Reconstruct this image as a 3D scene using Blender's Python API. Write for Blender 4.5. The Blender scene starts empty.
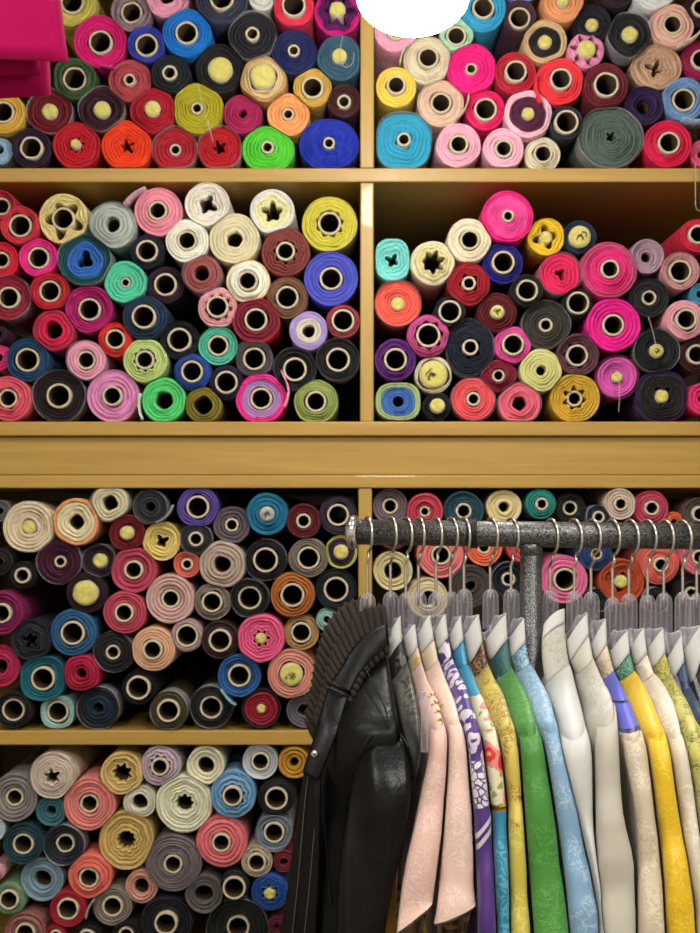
import bpy, bmesh, math, random
from mathutils import Vector, noise

PI = math.pi
SC = bpy.context.scene
COL = SC.collection
RND = random.Random(7)

# ------------------------------------------------------------------ camera frame
F = 1350.0            # focal length in pixels of the 700x933 frame
CX, HY = 350.0, 510.0  # vertical vanishing column, horizon row
H = 1.55              # eye height
D = 2.70              # distance of the shelf front


def W(px, py, d):
    return Vector(((px - CX) * d / F, d, H - (py - HY) * d / F))


def zs(py):
    return H - (py - HY) * D / F


def xs(px):
    return (px - CX) * D / F


# ------------------------------------------------------------------ helpers
def lin(h):
    h = h.lstrip('#')
    out = []
    for i in (0, 2, 4):
        c = int(h[i:i + 2], 16) / 255
        out.append(c / 12.92 if c <= .04045 else ((c + .055) / 1.055) ** 2.4)
    return (out[0], out[1], out[2], 1)


def scale(c, k):
    return (min(1, c[0] * k), min(1, c[1] * k), min(1, c[2] * k), 1)


def mk(name):
    m = bpy.data.materials.new(name)
    m.use_nodes = True
    nt = m.node_tree
    nt.nodes.clear()
    out = nt.nodes.new('ShaderNodeOutputMaterial')
    b = nt.nodes.new('ShaderNodeBsdfPrincipled')
    nt.links.new(b.outputs[0], out.inputs[0])
    return m, nt, b


def N(nt, t, **kw):
    n = nt.nodes.new(t)
    for k, v in kw.items():
        if k.startswith('i_'):
            n.inputs[k[2:].replace('_', ' ')].default_value = v
        else:
            setattr(n, k, v)
    return n


def mathn(nt, op, a, b=None):
    n = nt.nodes.new('ShaderNodeMath')
    n.operation = op
    for i, v in enumerate((a, b)):
        if v is None:
            continue
        if isinstance(v, (int, float)):
            n.inputs[i].default_value = v
        else:
            nt.links.new(v, n.inputs[i])
    return n.outputs[0]


def mixc(nt, fac, a, b):
    n = nt.nodes.new('ShaderNodeMix')
    n.data_type = 'RGBA'
    for sock, v in ((n.inputs[0], fac), (n.inputs[6], a), (n.inputs[7], b)):
        if isinstance(v, (int, float)):
            sock.default_value = v
        elif isinstance(v, tuple):
            sock.default_value = v
        else:
            nt.links.new(v, sock)
    return n.outputs[2]


def bump(nt, bsdf, h, strength=.3, dist=.002, prev=None):
    n = nt.nodes.new('ShaderNodeBump')
    n.inputs['Strength'].default_value = strength
    n.inputs['Distance'].default_value = dist
    nt.links.new(h, n.inputs['Height'])
    if prev is not None:
        nt.links.new(prev, n.inputs['Normal'])
    nt.links.new(n.outputs[0], bsdf.inputs['Normal'])
    return n.outputs[0]


def ramp(nt, fac, a, b):
    n = nt.nodes.new('ShaderNodeMapRange')
    n.inputs[1].default_value = a
    n.inputs[2].default_value = b
    nt.links.new(fac, n.inputs[0])
    return n.outputs[0]


MATS = {}


def rolled(hexv):
    """cloth wound in layers: fine weave, layer edges as rings about the object's axis"""
    key = 'rolled' + hexv
    if key in MATS:
        return MATS[key]
    m, nt, b = mk('rolled_cloth_' + hexv.strip('#'))
    c = lin(hexv)
    lum = .3 * c[0] + .6 * c[1] + .1 * c[2]
    ex = 1.38 - .40 * min(1, lum / .4)
    c = tuple(v ** ex for v in c[:3]) + (1,)
    tc = N(nt, 'ShaderNodeTexCoord').outputs['Object']
    sep = N(nt, 'ShaderNodeSeparateXYZ')
    nt.links.new(tc, sep.inputs[0])
    nz = N(nt, 'ShaderNodeTexNoise', i_Scale=34.0, i_Detail=2.0)
    nt.links.new(tc, nz.inputs['Vector'])
    r = mathn(nt, 'SQRT', mathn(nt, 'ADD', mathn(nt, 'POWER', sep.outputs[0], 2), mathn(nt, 'POWER', sep.outputs[2], 2)))
    r = mathn(nt, 'ADD', r, mathn(nt, 'MULTIPLY', nz.outputs[0], .012))
    s = mathn(nt, 'SINE', mathn(nt, 'MULTIPLY', r, 2 * PI / .0042))
    s01 = ramp(nt, s, -1, 1)
    big = N(nt, 'ShaderNodeTexNoise', i_Scale=22.0, i_Detail=3.0)
    nt.links.new(tc, big.inputs['Vector'])
    fac = mathn(nt, 'MULTIPLY_ADD', s01, .55)
    nt.links.new(big.outputs[0], fac.node.inputs[2])
    lo, hi = scale(c, .60), tuple(min(1, c[i] * 1.2 + .004) for i in range(3)) + (1,)
    # broad bands where the winding tightens or another side of the cloth shows
    oi = N(nt, 'ShaderNodeObjectInfo')
    bn = N(nt, 'ShaderNodeTexNoise', i_Scale=1.0, i_Detail=2.0)
    bn.noise_dimensions = '1D'
    w1 = mathn(nt, 'MULTIPLY_ADD', r, 150.0)
    nt.links.new(mathn(nt, 'MULTIPLY', oi.outputs['Random'], 300.0), w1.node.inputs[2])
    nt.links.new(w1, bn.inputs['W'])
    band = ramp(nt, bn.outputs[0], .32, .68)
    col = mixc(nt, ramp(nt, fac, .3, 1.2), lo, hi)
    nt.links.new(mixc(nt, mathn(nt, 'MULTIPLY', band, .5), col, tuple(min(1, c[i] * 1.2 + .004 + .05 * min(c[i], .3)) for i in range(3)) + (1,)), b.inputs['Base Color'])
    b.inputs['Roughness'].default_value = .62
    b.inputs['Sheen Weight'].default_value = .03
    b.inputs['Specular IOR Level'].default_value = .3
    fine = N(nt, 'ShaderNodeTexNoise', i_Scale=420.0, i_Detail=2.0)
    nt.links.new(tc, fine.inputs['Vector'])
    p = bump(nt, b, s01, .6, .0018)
    bump(nt, b, fine.outputs[0], .25, .0012, p)
    MATS[key] = m
    return m


def plain(name, hexv, rough=.6, metal=0, noise_scale=None, amt=.15, bump_d=0, coat=0, spec=.5):
    if name in MATS:
        return MATS[name]
    m, nt, b = mk(name)
    c = lin(hexv)
    b.inputs['Base Color'].default_value = c
    b.inputs['Roughness'].default_value = rough
    b.inputs['Metallic'].default_value = metal
    b.inputs['Coat Weight'].default_value = coat
    b.inputs['Specular IOR Level'].default_value = spec
    if noise_scale:
        tc = N(nt, 'ShaderNodeTexCoord').outputs['Object']
        nz = N(nt, 'ShaderNodeTexNoise', i_Scale=noise_scale, i_Detail=3.0)
        nt.links.new(tc, nz.inputs['Vector'])
        nt.links.new(mixc(nt, nz.outputs[0], scale(c, 1 - amt), scale(c, 1 + amt)), b.inputs['Base Color'])
        if bump_d:
            bump(nt, b, nz.outputs[0], .4, bump_d)
    MATS[name] = m
    return m


def satin(name, hexv, pat=None, hex2=None, scale_=60, rough=.4, lo=.48, hi=.56, bd=.0012, stripes=None, metallic_thread=0):
    """woven silk: pat 'vine' / 'scroll' / 'flower' / 'scale' sets the figure woven in hex2"""
    if name in MATS:
        return MATS[name]
    m, nt, b = mk(name)
    c = scale(lin(hexv), .86)
    tc = N(nt, 'ShaderNodeTexCoord').outputs['Object']
    b.inputs['Roughness'].default_value = rough
    b.inputs['Sheen Weight'].default_value = .2
    weave = N(nt, 'ShaderNodeTexNoise', i_Scale=300.0, i_Detail=2.0)
    nt.links.new(tc, weave.inputs['Vector'])
    slow = N(nt, 'ShaderNodeTexNoise', i_Scale=26.0, i_Detail=2.0)
    nt.links.new(tc, slow.inputs['Vector'])
    base = mixc(nt, slow.outputs[0], scale(c, .9), scale(c, 1.08))
    p = bump(nt, b, weave.outputs[0], .15, .0008)
    if pat:
        c2 = scale(lin(hex2), .86)
        if pat == 'vine':
            t = N(nt, 'ShaderNodeTexNoise', i_Scale=float(scale_), i_Detail=1.0, i_Distortion=1.6)
            nt.links.new(tc, t.inputs['Vector'])
            d = mathn(nt, 'ABSOLUTE', mathn(nt, 'SUBTRACT', t.outputs[0], .5))
            f = ramp(nt, d, .075, .03)
            t2 = N(nt, 'ShaderNodeTexNoise', i_Scale=scale_ * .35, i_Detail=0.0)
            nt.links.new(tc, t2.inputs['Vector'])
            f = mathn(nt, 'MULTIPLY', f, ramp(nt, t2.outputs[0], .36, .46))
        elif pat == 'scroll':
            t = N(nt, 'ShaderNodeTexWave', i_Scale=scale_ * .22, i_Distortion=9.0, i_Detail=1.0)
            t.inputs['Detail Scale'].default_value = 1.6
            t.wave_type = 'RINGS'
            nt.links.new(tc, t.inputs['Vector'])
            f = ramp(nt, t.outputs['Fac'], lo, hi)
        elif pat == 'flower':
            v = N(nt, 'ShaderNodeTexVoronoi', i_Scale=float(scale_))
            nt.links.new(tc, v.inputs['Vector'])
            f = ramp(nt, v.outputs['Distance'], .42, .36)
        elif pat == 'petal':
            wn = N(nt, 'ShaderNodeTexNoise', i_Scale=scale_ * 1.5, i_Detail=1.0)
            nt.links.new(tc, wn.inputs['Vector'])
            ad = N(nt, 'ShaderNodeVectorMath', operation='MULTIPLY_ADD')
            nt.links.new(wn.outputs[1], ad.inputs[0])
            ad.inputs[1].default_value = (.9 / scale_,) * 3
            nt.links.new(tc, ad.inputs[2])
            v = N(nt, 'ShaderNodeTexVoronoi', i_Scale=float(scale_))
            nt.links.new(ad.outputs[0], v.inputs['Vector'])
            f = mathn(nt, 'MULTIPLY', ramp(nt, v.outputs['Distance'], .47, .42), ramp(nt, v.outputs['Distance'], .09, .14))
        elif pat == 'scale':
            v = N(nt, 'ShaderNodeTexVoronoi', i_Scale=float(scale_))
            v.feature = 'DISTANCE_TO_EDGE'
            nt.links.new(tc, v.inputs['Vector'])
            f = ramp(nt, v.outputs['Distance'], .05, .10)
        base = mixc(nt, f, base, c2)
        p = bump(nt, b, f, .4, bd * .4, p)
        if metallic_thread:
            nt.links.new(mathn(nt, 'MULTIPLY', f, metallic_thread), b.inputs['Metallic'])
    nt.links.new(base, b.inputs['Base Color'])
    MATS[name] = m
    return m


def bouquet(name):
    """cream silk printed with red and pink blooms and green leaves"""
    m, nt, b = mk(name)
    tc = N(nt, 'ShaderNodeTexCoord').outputs['Object']
    nz = N(nt, 'ShaderNodeTexNoise', i_Scale=70.0, i_Detail=1.0)
    nt.links.new(tc, nz.inputs['Vector'])
    add = N(nt, 'ShaderNodeVectorMath', operation='MULTIPLY_ADD')
    nt.links.new(nz.outputs[1], add.inputs[0])
    add.inputs[1].default_value = (.016, .016, .016)
    nt.links.new(tc, add.inputs[2])
    v = N(nt, 'ShaderNodeTexVoronoi', i_Scale=33.0)
    nt.links.new(add.outputs[0], v.inputs['Vector'])
    v2 = N(nt, 'ShaderNodeTexVoronoi', i_Scale=75.0)
    nt.links.new(add.outputs[0], v2.inputs['Vector'])
    base = mixc(nt, ramp(nt, v2.outputs['Distance'], .34, .28), lin('#d8d3b4'), lin('#8f9a5a'))
    base = mixc(nt, ramp(nt, v.outputs['Distance'], .52, .46), base, lin('#d97f78'))
    base = mixc(nt, ramp(nt, v.outputs['Distance'], .36, .30), base, lin('#c8202c'))
    base = mixc(nt, ramp(nt, v.outputs['Distance'], .12, .08), base, lin('#d8b04a'))
    nt.links.new(base, b.inputs['Base Color'])
    b.inputs['Roughness'].default_value = .42
    MATS[name] = m
    return m


def new_obj(name, verts, faces, mats, parent=None, fmat=None, smooth=True, loc=None):
    me = bpy.data.meshes.new(name)
    me.from_pydata([tuple(v) for v in verts], [], faces)
    if not isinstance(mats, (list, tuple)):
        mats = [mats]
    for m in mats:
        me.materials.append(m)
    if fmat:
        me.polygons.foreach_set('material_index', fmat)
    if smooth:
        me.polygons.foreach_set('use_smooth', [True] * len(me.polygons))
    me.update()
    bm = bmesh.new()
    bm.from_mesh(me)
    bmesh.ops.recalc_face_normals(bm, faces=bm.faces)
    bm.to_mesh(me)
    bm.free()
    o = bpy.data.objects.new(name, me)
    COL.objects.link(o)
    if parent is not None:
        o.parent = parent
    if loc is not None:
        o.location = loc
    return o


def thing(name, label, cat, loc, group=None):
    o = bpy.data.objects.new(name, None)
    COL.objects.link(o)
    o.empty_display_size = .05
    o.location = loc
    tag(o, label, cat, group)
    return o


def tag(o, label, cat, group=None, kind=None):
    if label:
        o['label'] = label
    if cat:
        o['category'] = cat
    if group:
        o['group'] = group
    if kind:
        o['kind'] = kind


class MB:
    """collects boxes and tubes into one mesh"""

    def __init__(s):
        s.v, s.f, s.m = [], [], []

    def box(s, x0, x1, y0, y1, z0, z1, mi=0):
        b = len(s.v)
        s.v += [(x, y, z) for x in (x0, x1) for y in (y0, y1) for z in (z0, z1)]
        for q in ((0, 1, 3, 2), (4, 6, 7, 5), (0, 4, 5, 1), (2, 3, 7, 6), (0, 2, 6, 4), (1, 5, 7, 3)):
            s.f.append(tuple(b + i for i in q))
            s.m.append(mi)

    def tube(s, pts, r, n=10, mi=0, caps=True, flat=None):
        """sweep; r number or list; flat=(axis, k) scales the section along a world axis"""
        pts = [Vector(p) for p in pts]
        b = len(s.v)
        ref = None
        for i, p in enumerate(pts):
            t = (pts[min(i + 1, len(pts) - 1)] - pts[max(i - 1, 0)]).normalized()
            if ref is None:
                ref = t.orthogonal().normalized()
            ref = (ref - t * ref.dot(t)).normalized()
            bn = t.cross(ref)
            rr = r[i] if isinstance(r, (list, tuple)) else r
            for k in range(n):
                a = 2 * PI * k / n
                o = (ref * math.cos(a) + bn * math.sin(a)) * rr
                if flat:
                    o[flat[0]] *= flat[1]
                s.v.append(p + o)
        for i in range(len(pts) - 1):
            for k in range(n):
                k2 = (k + 1) % n
                s.f.append((b + i * n + k, b + i * n + k2, b + (i + 1) * n + k2, b + (i + 1) * n + k))
                s.m.append(mi)
        if caps:
            s.f.append(tuple(b + k for k in range(n)))
            s.f.append(tuple(b + (len(pts) - 1) * n + k for k in range(n)))
            s.m += [mi, mi]

    def loft(s, rings, mi=0, close_ends=(False, False)):
        b = len(s.v)
        n = len(rings[0])
        for r in rings:
            s.v += [tuple(p) for p in r]
        for i in range(len(rings) - 1):
            for k in range(n):
                k2 = (k + 1) % n
                s.f.append((b + i * n + k, b + i * n + k2, b + (i + 1) * n + k2, b + (i + 1) * n + k))
                s.m.append(mi[i] if isinstance(mi, list) else mi)
        if close_ends[0]:
            s.f.append(tuple(b + k for k in range(n)))
            s.m.append(mi[0] if isinstance(mi, list) else mi)
        if close_ends[1]:
            s.f.append(tuple(b + (len(rings) - 1) * n + k for k in range(n)))
            s.m.append(mi[-1] if isinstance(mi, list) else mi)

    def build(s, name, mats, parent=None, smooth=True, bevel=0):
        off = Vector((0, 0, 0))
        if parent is not None:
            off = parent.location if parent.parent is None else parent.parent.location
        o = new_obj(name, [Vector(v) - off for v in s.v], s.f, mats, parent, s.m, smooth)
        if bevel:
            bv = o.modifiers.new('bevel', 'BEVEL')
            bv.width = bevel
            bv.segments = 2
            bv.limit_method = 'ANGLE'
        return o


def catmull(pts, n=6):
    out = []
    P = [pts[0]] + list(pts) + [pts[-1]]
    for i in range(1, len(P) - 2):
        for k in range(n):
            t = k / n
            a, b, c, d = P[i - 1], P[i], P[i + 1], P[i + 2]
            out.append(tuple(.5 * ((2 * b[j]) + (-a[j] + c[j]) * t + (2 * a[j] - 5 * b[j] + 4 * c[j] - d[j]) * t * t
                                   + (-a[j] + 3 * b[j] - 3 * c[j] + d[j]) * t ** 3) for j in range(len(b))))
    out.append(tuple(pts[-1]))
    return out


# ------------------------------------------------------------------ shared materials
def wood(name, hexv, axis=0):
    m, nt, b = mk(name)
    c = lin(hexv)
    tc = N(nt, 'ShaderNodeTexCoord').outputs['Object']
    mp = N(nt, 'ShaderNodeMapping')
    sc = [34, 34, 34]
    sc[axis] = 1.6
    mp.inputs['Scale'].default_value = sc
    nt.links.new(tc, mp.inputs[0])
    nz = N(nt, 'ShaderNodeTexNoise', i_Scale=2.2, i_Detail=6.0, i_Distortion=.6)
    nt.links.new(mp.outputs[0], nz.inputs['Vector'])
    mp2 = N(nt, 'ShaderNodeMapping')
    sc2 = [220, 220, 220]
    sc2[axis] = 5
    mp2.inputs['Scale'].default_value = sc2
    nt.links.new(tc, mp2.inputs[0])
    nz2 = N(nt, 'ShaderNodeTexNoise', i_Scale=1.5, i_Detail=3.0)
    nt.links.new(mp2.outputs[0], nz2.inputs['Vector'])
    f = mathn(nt, 'ADD', mathn(nt, 'MULTIPLY', ramp(nt, nz.outputs[0], .3, .7), .7), mathn(nt, 'MULTIPLY', nz2.outputs[0], .4))
    nt.links.new(mixc(nt, f, tuple(c[i] * k for i, k in enumerate((.84, .78, .68))) + (1,), tuple(min(1, c[i] * k) for i, k in enumerate((1.1, 1.1, 1.14))) + (1,)), b.inputs['Base Color'])
    b.inputs['Roughness'].default_value = .42
    b.inputs['Coat Weight'].default_value = .15
    bump(nt, b, nz2.outputs[0], .12, .001)
    return m


WOOD_H = wood('honey_wood_horizontal', '#b08d3f', 0)
WOOD_V = wood('honey_wood_vertical', '#b39245', 2)
WOOD_D = wood('brown_back_board', '#5a3a20', 2)
CARD = plain('cream_cardboard', '#cabda2', .8, noise_scale=160, amt=.14, bump_d=.001)
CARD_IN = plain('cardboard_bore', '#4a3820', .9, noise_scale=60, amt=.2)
PLUG = plain('yellow_paper_plug', '#cdc468', .7, noise_scale=110, amt=.28, bump_d=.004)
PLUGG = plain('grey_paper_plug', '#a9adab', .7, noise_scale=110, amt=.28, bump_d=.004)
INK = plain('pen_ink', '#2b2b2a', .6)


def wrap_mat():
    m, nt, b = mk('clear_plastic_wrap')
    b.inputs['Base Color'].default_value = (.75, .75, .8, 1)
    b.inputs['Roughness'].default_value = .25
    b.inputs['Alpha'].default_value = .28
    return m


def clear_mat():
    m, nt, b = mk('clear_plastic')
    b.inputs['Base Color'].default_value = (.80, .78, .83, 1)
    b.inputs['Roughness'].default_value = .07
    b.inputs['Specular IOR Level'].default_value = 1
    b.inputs['Coat Weight'].default_value = 1
    b.inputs['Coat Roughness'].default_value = .03
    lw = N(nt, 'ShaderNodeLayerWeight', i_Blend=.45)
    f = mathn(nt, 'MULTIPLY_ADD', lw.outputs['Facing'], .36)
    f.node.inputs[2].default_value = .08
    tr = N(nt, 'ShaderNodeBsdfTransparent')
    tr.inputs[0].default_value = (.95, .94, .97, 1)
    mx = N(nt, 'ShaderNodeMixShader')
    nt.links.new(f, mx.inputs[0])
    nt.links.new(tr.outputs[0], mx.inputs[1])
    nt.links.new(b.outputs[0], mx.inputs[2])
    out = [n for n in nt.nodes if n.type == 'OUTPUT_MATERIAL'][0]
    nt.links.new(mx.outputs[0], out.inputs[0])
    return m


WRAP, CLEAR = wrap_mat(), clear_mat()

# light levels
PANELS = [(-.75, 1.0, 4), (.75, 1.0, 4), (-.75, -.6, 20), (.75, -.6, 20)]
EXPOSURE = 0.82

# ------------------------------------------------------------------ the bolts, bay by bay
# (px, py, radius px, colour, core, core radius px, colour words, options)
# core: c tube, p plugged tube, h bare hole, s crumpled core
# options: i=(colour, share) inner layers; e=(kx, ky) oval; q squarish; l=(lobes, depth) wavy core; w wrapped; f=(angle, sweep, lift, colour) loose end
BAYS = {
 'A': ('top left bay', -110, 360, -72, 168), 'B': ('top right bay', 374, 812, -72, 168),
 'C': ('second left bay', -110, 360, 182, 422), 'D': ('second right bay', 374, 812, 182, 422),
 'E': ('third left bay', -110, 358, 488, 730), 'F': ('third right bay', 372, 812, 488, 730),
 'G': ('bottom left bay', -110, 358, 745, 985)}
BOLTS = {
'A': [
 (70.5,-1,24,'#cbbf58','c',12,'pale chartreuse',{}), (130,9,20,'#9b858c','c',11,'mauve grey',{'f':(250,90,7,'#c98aa6')}),
 (166,-6,22,'#e59cb8','h',8,'pale pink',{}), (99.5,40.5,26.5,'#dc1180','c',12,'deep magenta',{'f':(75,25,6,'#e6439a')}),
 (146,44,18.5,'#4250b4','c',11.5,'periwinkle blue',{}), (186.5,32.5,24.5,'#1283d4','c',11.5,'bright azure blue',{}),
 (74.5,78.5,22,'#506d47','c',12,'moss green',{'q':1}), (129,79,22,'#bb5660','c',6,'dusty brick pink',{}),
 (170,74,20,'#122a2f','c',7.5,'dark teal',{}), (4,113,21,'#dcae45','c',11,'mustard yellow',{}),
 (49,110.5,23,'#841730','p',8,'dark red',{'w':1}), (101.5,109,23,'#501839','p',8.5,'plum',{'w':1}),
 (153.5,111,24,'#b80f3a','p',8,'crimson',{}), (-2,149,13,'#93b4d0','h',5,'pale blue',{}),
 (31,147.5,20,'#41204a','c',11.5,'dark purple',{}), (76.5,145.5,23.5,'#c81736','p',5,'bright red',{'l':(7,.3)}),
 (126.5,145.5,25.5,'#f04519','s',5,'orange red',{'l':(5,.5)}), (174.5,148,23,'#b9223c','c',6,'rose red',{'w':1}),
 (197,108.5,26,'#b0a71e','c',6,'olive yellow',{'t':[(199,86),(203,105),(209,125),(214,145)]}), (222,0,26,'#4b4e66','c',12,'slate blue',{}),
 (253,37,24.5,'#302d3b','c',7,'ink grey',{'w':1}), (262,-5,15,'#cfcfc6','h',5,'off white',{}),
 (294,7.5,20,'#e63a60','c',12,'coral red',{}), (337.5,11.5,23.5,'#cf1786','p',8,'bright magenta',{'i':('#7a1f78',.55),'l':(6,.5)}),
 (219.5,67,25,'#221d20','p',12.5,'black',{}), (294,52.5,23,'#283672','c',6,'navy blue',{}),
 (339.5,58.5,22.5,'#446c80','p',7.5,'steel teal',{'t':[(343,40),(340,58),(344,71),(352,68),(354,57)]}), (263.5,80,23.5,'#bf9760','p',12.5,'tan',{'i':('#d8be8c',.65)}),
 (312.5,87,19.5,'#cda747','c',11,'golden yellow',{}), (344,100,17,'#5a1729','c',7,'maroon',{}),
 (242,112,20,'#b42868','h',5,'raspberry',{}), (288,113,21.5,'#eaa062','c',6,'peach orange',{}),
 (219.5,148,22.5,'#c0182f','s',5,'scarlet',{'w':1,'l':(5,.4)}), (267.5,147,26,'#53c933','c',6.5,'leaf green',{'e':(1.02,.9)}),
 (329,143,29,'#2b46ba','c',6,'royal blue',{'e':(1.05,.9),'l':(4,.12)}),
],
'B': [
 (396,29,22,'#f2a6c0','c',10,'blush pink',{}), (456.5,35,17,'#abd6b4','c',10,'mint green',{}),
 (483,9,23,'#36a3cd','c',11,'sky blue',{}), (520,16.5,16,'#664555','c',11,'dusky mauve',{}),
 (428,58.5,24,'#d8cbad','c',10.5,'ivory',{'f':(190,50,5,'#cfc2a0')}), (471.5,68,25,'#ef1489','c',6,'hot pink',{}),
 (515.5,72.5,21,'#bf2442','c',11,'crimson',{}), (396,87,20,'#f0cb50','c',9.5,'yellow',{}),
 (441.5,100.5,23.5,'#dab9a1','c',10.5,'beige',{'f':(20,60,4,'#cfae98')}), (486,108,20,'#e0146e','c',11.5,'raspberry pink',{}),
 (404,139,29.5,'#35a5c6','c',7,'turquoise',{'q':1,'l':(4,.2),'w':1}), (458.5,145,22.5,'#f2abbf','c',9.5,'soft pink',{}),
 (503.5,149,20.5,'#f3b1c5','c',9,'pale rose',{}), (528,114,24.5,'#f4bccd','p',6.5,'pastel pink',{'i':('#6b2d50',.52)}),
 (543.5,153,18,'#ddd4b6','c',9.5,'cream',{}), (545.5,41,22,'#cdad80','p',7,'wheat',{'i':('#37292f',.48)}),
 (562.5,2,21,'#e49b66','p',6,'apricot orange',{}), (594,21,19,'#33293a','p',6.5,'blackish purple',{}),
 (523,-15,15,'#8e96dc','h',5,'lavender blue',{}), (585.5,51.5,18,'#ea92ba','p',9,'candy pink',{'l':(7,.35)}),
 (629,36,22.5,'#303036','p',8,'charcoal',{'w':1}), (671.5,26,22,'#e4b4a3','c',10,'rose beige',{'f':(40,70,8,'#ecd3c8')}),
 (658,64.5,24,'#c59f82','s',6,'caramel tan',{'e':(1.08,.95),'l':(4,.6)}), (560,81,24,'#f43c49','c',11,'bright coral red',{'f':(160,60,9,'#f2354a')}),
 (605,87,22.5,'#81293d','c',12.5,'wine red',{}), (645,105,19.5,'#432360','h',8,'violet',{}),
 (611,137,33,'#66766e','s',4,'grey green',{'w':1,'l':(5,.3),'e':(1,.94)}), (566,123,16.5,'#40404f','c',12,'dark slate',{}),
 (684,99.5,22,'#7599c3','c',11.5,'cornflower blue',{'f':(70,60,10,'#9db8d8')}), (668,144,24,'#d61553','c',11,'crimson pink',{}),
 (705,152,14,'#e54f82','h',5,'rose pink',{}), (702,58,19,'#a8175f','c',10,'mulberry',{}),
 (655,-8,20,'#dcdcde','h',6,'white',{}), (700,9,16,'#431926','c',9,'dark maroon',{}), (618,-12,17,'#402d38','h',5,'dark aubergine',{}),
],
'C': [
 (0,205,15,'#cf2c54','c',9,'pinkish red',{}), (20,225.5,19,'#d53d54','c',11.5,'coral red',{}),
 (62,217.5,25,'#e0cf8c','c',11.5,'cream yellow',{'l':(5,.35)}), (113,225,23.5,'#aeb8b0','h',8,'ice grey',{'w':1}),
 (0,259,18,'#da264d','c',8.5,'cherry red',{}), (37.5,257,19,'#ed3295','c',11,'hot pink',{}),
 (84.5,259.5,26.5,'#22616a','h',8,'dark teal',{'i':('#3d7ac6',.52),'l':(3,.25),'w':1}), (124.5,281.5,21.5,'#55cca5','c',5,'mint',{}),
 (49.5,291,19,'#c92a45','c',11,'red',{}), (8,297,22.5,'#a6304e','c',11,'maroon rose',{'w':1}),
 (87.5,308,24,'#b8227a','c',11.5,'dark magenta',{}), (158,211,24,'#f290a4','c',9.5,'salmon pink',{'f':(215,55,9,'#d0a0b2')}),
 (207,204,22,'#e7ded0','s',7,'white',{'l':(4,.35)}), (187,240.5,21.5,'#efe9d8','c',10,'ivory white',{}),
 (234,238,25.5,'#dcd3ae','h',9,'pale cream',{}), (147,251,17,'#242f45','c',11,'navy',{}),
 (164.5,283.5,18.5,'#401c3e','c',11.5,'plum',{}), (202,274,19.5,'#a86262','h',8,'dusty rose',{'w':1}),
 (217.5,307,20,'#e8a6ae','c',11,'crinkled pink',{'l':(9,.12)}), (248,281.5,22,'#e4bc55','c',10,'gold',{'i':('#f0ead8',.68)}),
 (272,211,22.5,'#e0e0dc','s',8,'grey white',{'i':('#e4e1ac',.62),'l':(5,.3)}), (329.5,223.5,27.5,'#cdc343','c',11.5,'chartreuse yellow',{'l':(9,.1)}),
 (285.5,251.5,24.5,'#954f4a','c',9.5,'rosy brown',{'l':(8,.15)}), (331,278,27,'#5f66ca','c',11.5,'periwinkle',{}),
 (287,297,21,'#8c6750','c',11.5,'coffee brown',{}), (-1,334,8,'#55254f','h',4,'dark purple',{}),
 (53,330,21.5,'#b63656','h',9.5,'rose crimson',{'i':('#d6255c',.6)}), (115,339,17,'#e53b35','c',10,'orange red',{}),
 (27.5,360,21.5,'#1e587e','c',12,'petrol blue',{}), (86,360,20,'#f2a0ba','c',9.5,'baby pink',{'w':1}),
 (-3,357,13,'#db4388','h',5,'fuchsia',{}), (8.5,398.5,23,'#de5f71','c',9.5,'coral',{}),
 (58,395.5,26.5,'#341d28','c',12.5,'dark aubergine',{'w':1}), (112.5,396,26,'#df8dbf','c',10,'orchid pink',{}),
 (145,318,23,'#2b4765','c',12,'slate blue',{}), (178.5,339,19.5,'#192134','c',12,'midnight blue',{}),
 (145,360,22.5,'#bed382','c',9.5,'light green',{'l':(9,.1)}), (217.5,345,19.5,'#52bca0','c',10.5,'turquoise',{}),
 (192.5,372,18.5,'#365eaa','c',11,'cobalt blue',{}), (226.5,382.5,17.5,'#3b1a56','c',11.5,'deep violet',{}),
 (163.5,400,22.5,'#57d377','h',9.5,'spring green',{'f':(165,60,5,'#d8e6dc')}), (203.5,405.5,18.5,'#8c812c','h',10,'olive gold',{}),
 (254,358.5,18.5,'#665c60','c',11.5,'taupe grey',{'q':1,'w':1}), (256,320,23.5,'#df2844','c',11.5,'bright red',{'i':('#8f2342',.7)}),
 (308.5,330.5,19.5,'#ac97d2','s',6,'lavender',{'i':('#d9cfc0',.3)}), (343,321,16.5,'#ae4d59','c',11.5,'rose red',{}),
 (294.5,368.5,21.5,'#20242d','c',12,'blue black',{'w':1}), (338,359.5,21.5,'#1f1f21','c',12,'black',{'w':1}),
 (261,398.5,25.5,'#f1369b','c',11,'neon pink',{'i':('#b48fc3',.45),'f':(-15,75,9,'#f2a0c0')}), (316,402,22,'#96a65c','c',10.5,'sage green',{}),
],
'D': [
 (392.5,259,19.5,'#79d1ca','s',5,'aqua',{'e':(.92,1.16),'q':1,'l':(4,.4)}), (433,262.5,22.5,'#e0d7b6','s',9,'cream',{'l':(7,.25),'i':('#d8cf96',.55)}),
 (469.5,240.5,22.5,'#e5dabc','c',10,'ivory',{}), (507.5,217,26,'#f0218a','c',6,'hot pink',{'i':('#f04fa0',.66)}),
 (503.5,262,20.5,'#26228c','c',11.5,'royal blue',{}), (468.5,284,21.5,'#aa1434','c',7,'dark red',{'l':(5,.2)}),
 (527,290.5,16,'#303036','c',11,'charcoal',{}), (398,303,23.5,'#f16355','p',7,'coral orange',{'w':1}),
 (450,311.5,15.5,'#30383c','c',11.5,'slate grey',{}), (497.5,312,20.5,'#731428','p',7,'burgundy',{}),
 (547,236,18.5,'#e6be26','p',6.5,'bright yellow',{'l':(4,.45)}), (580.5,236,17,'#314860','p',11,'steel navy',{}),
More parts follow.
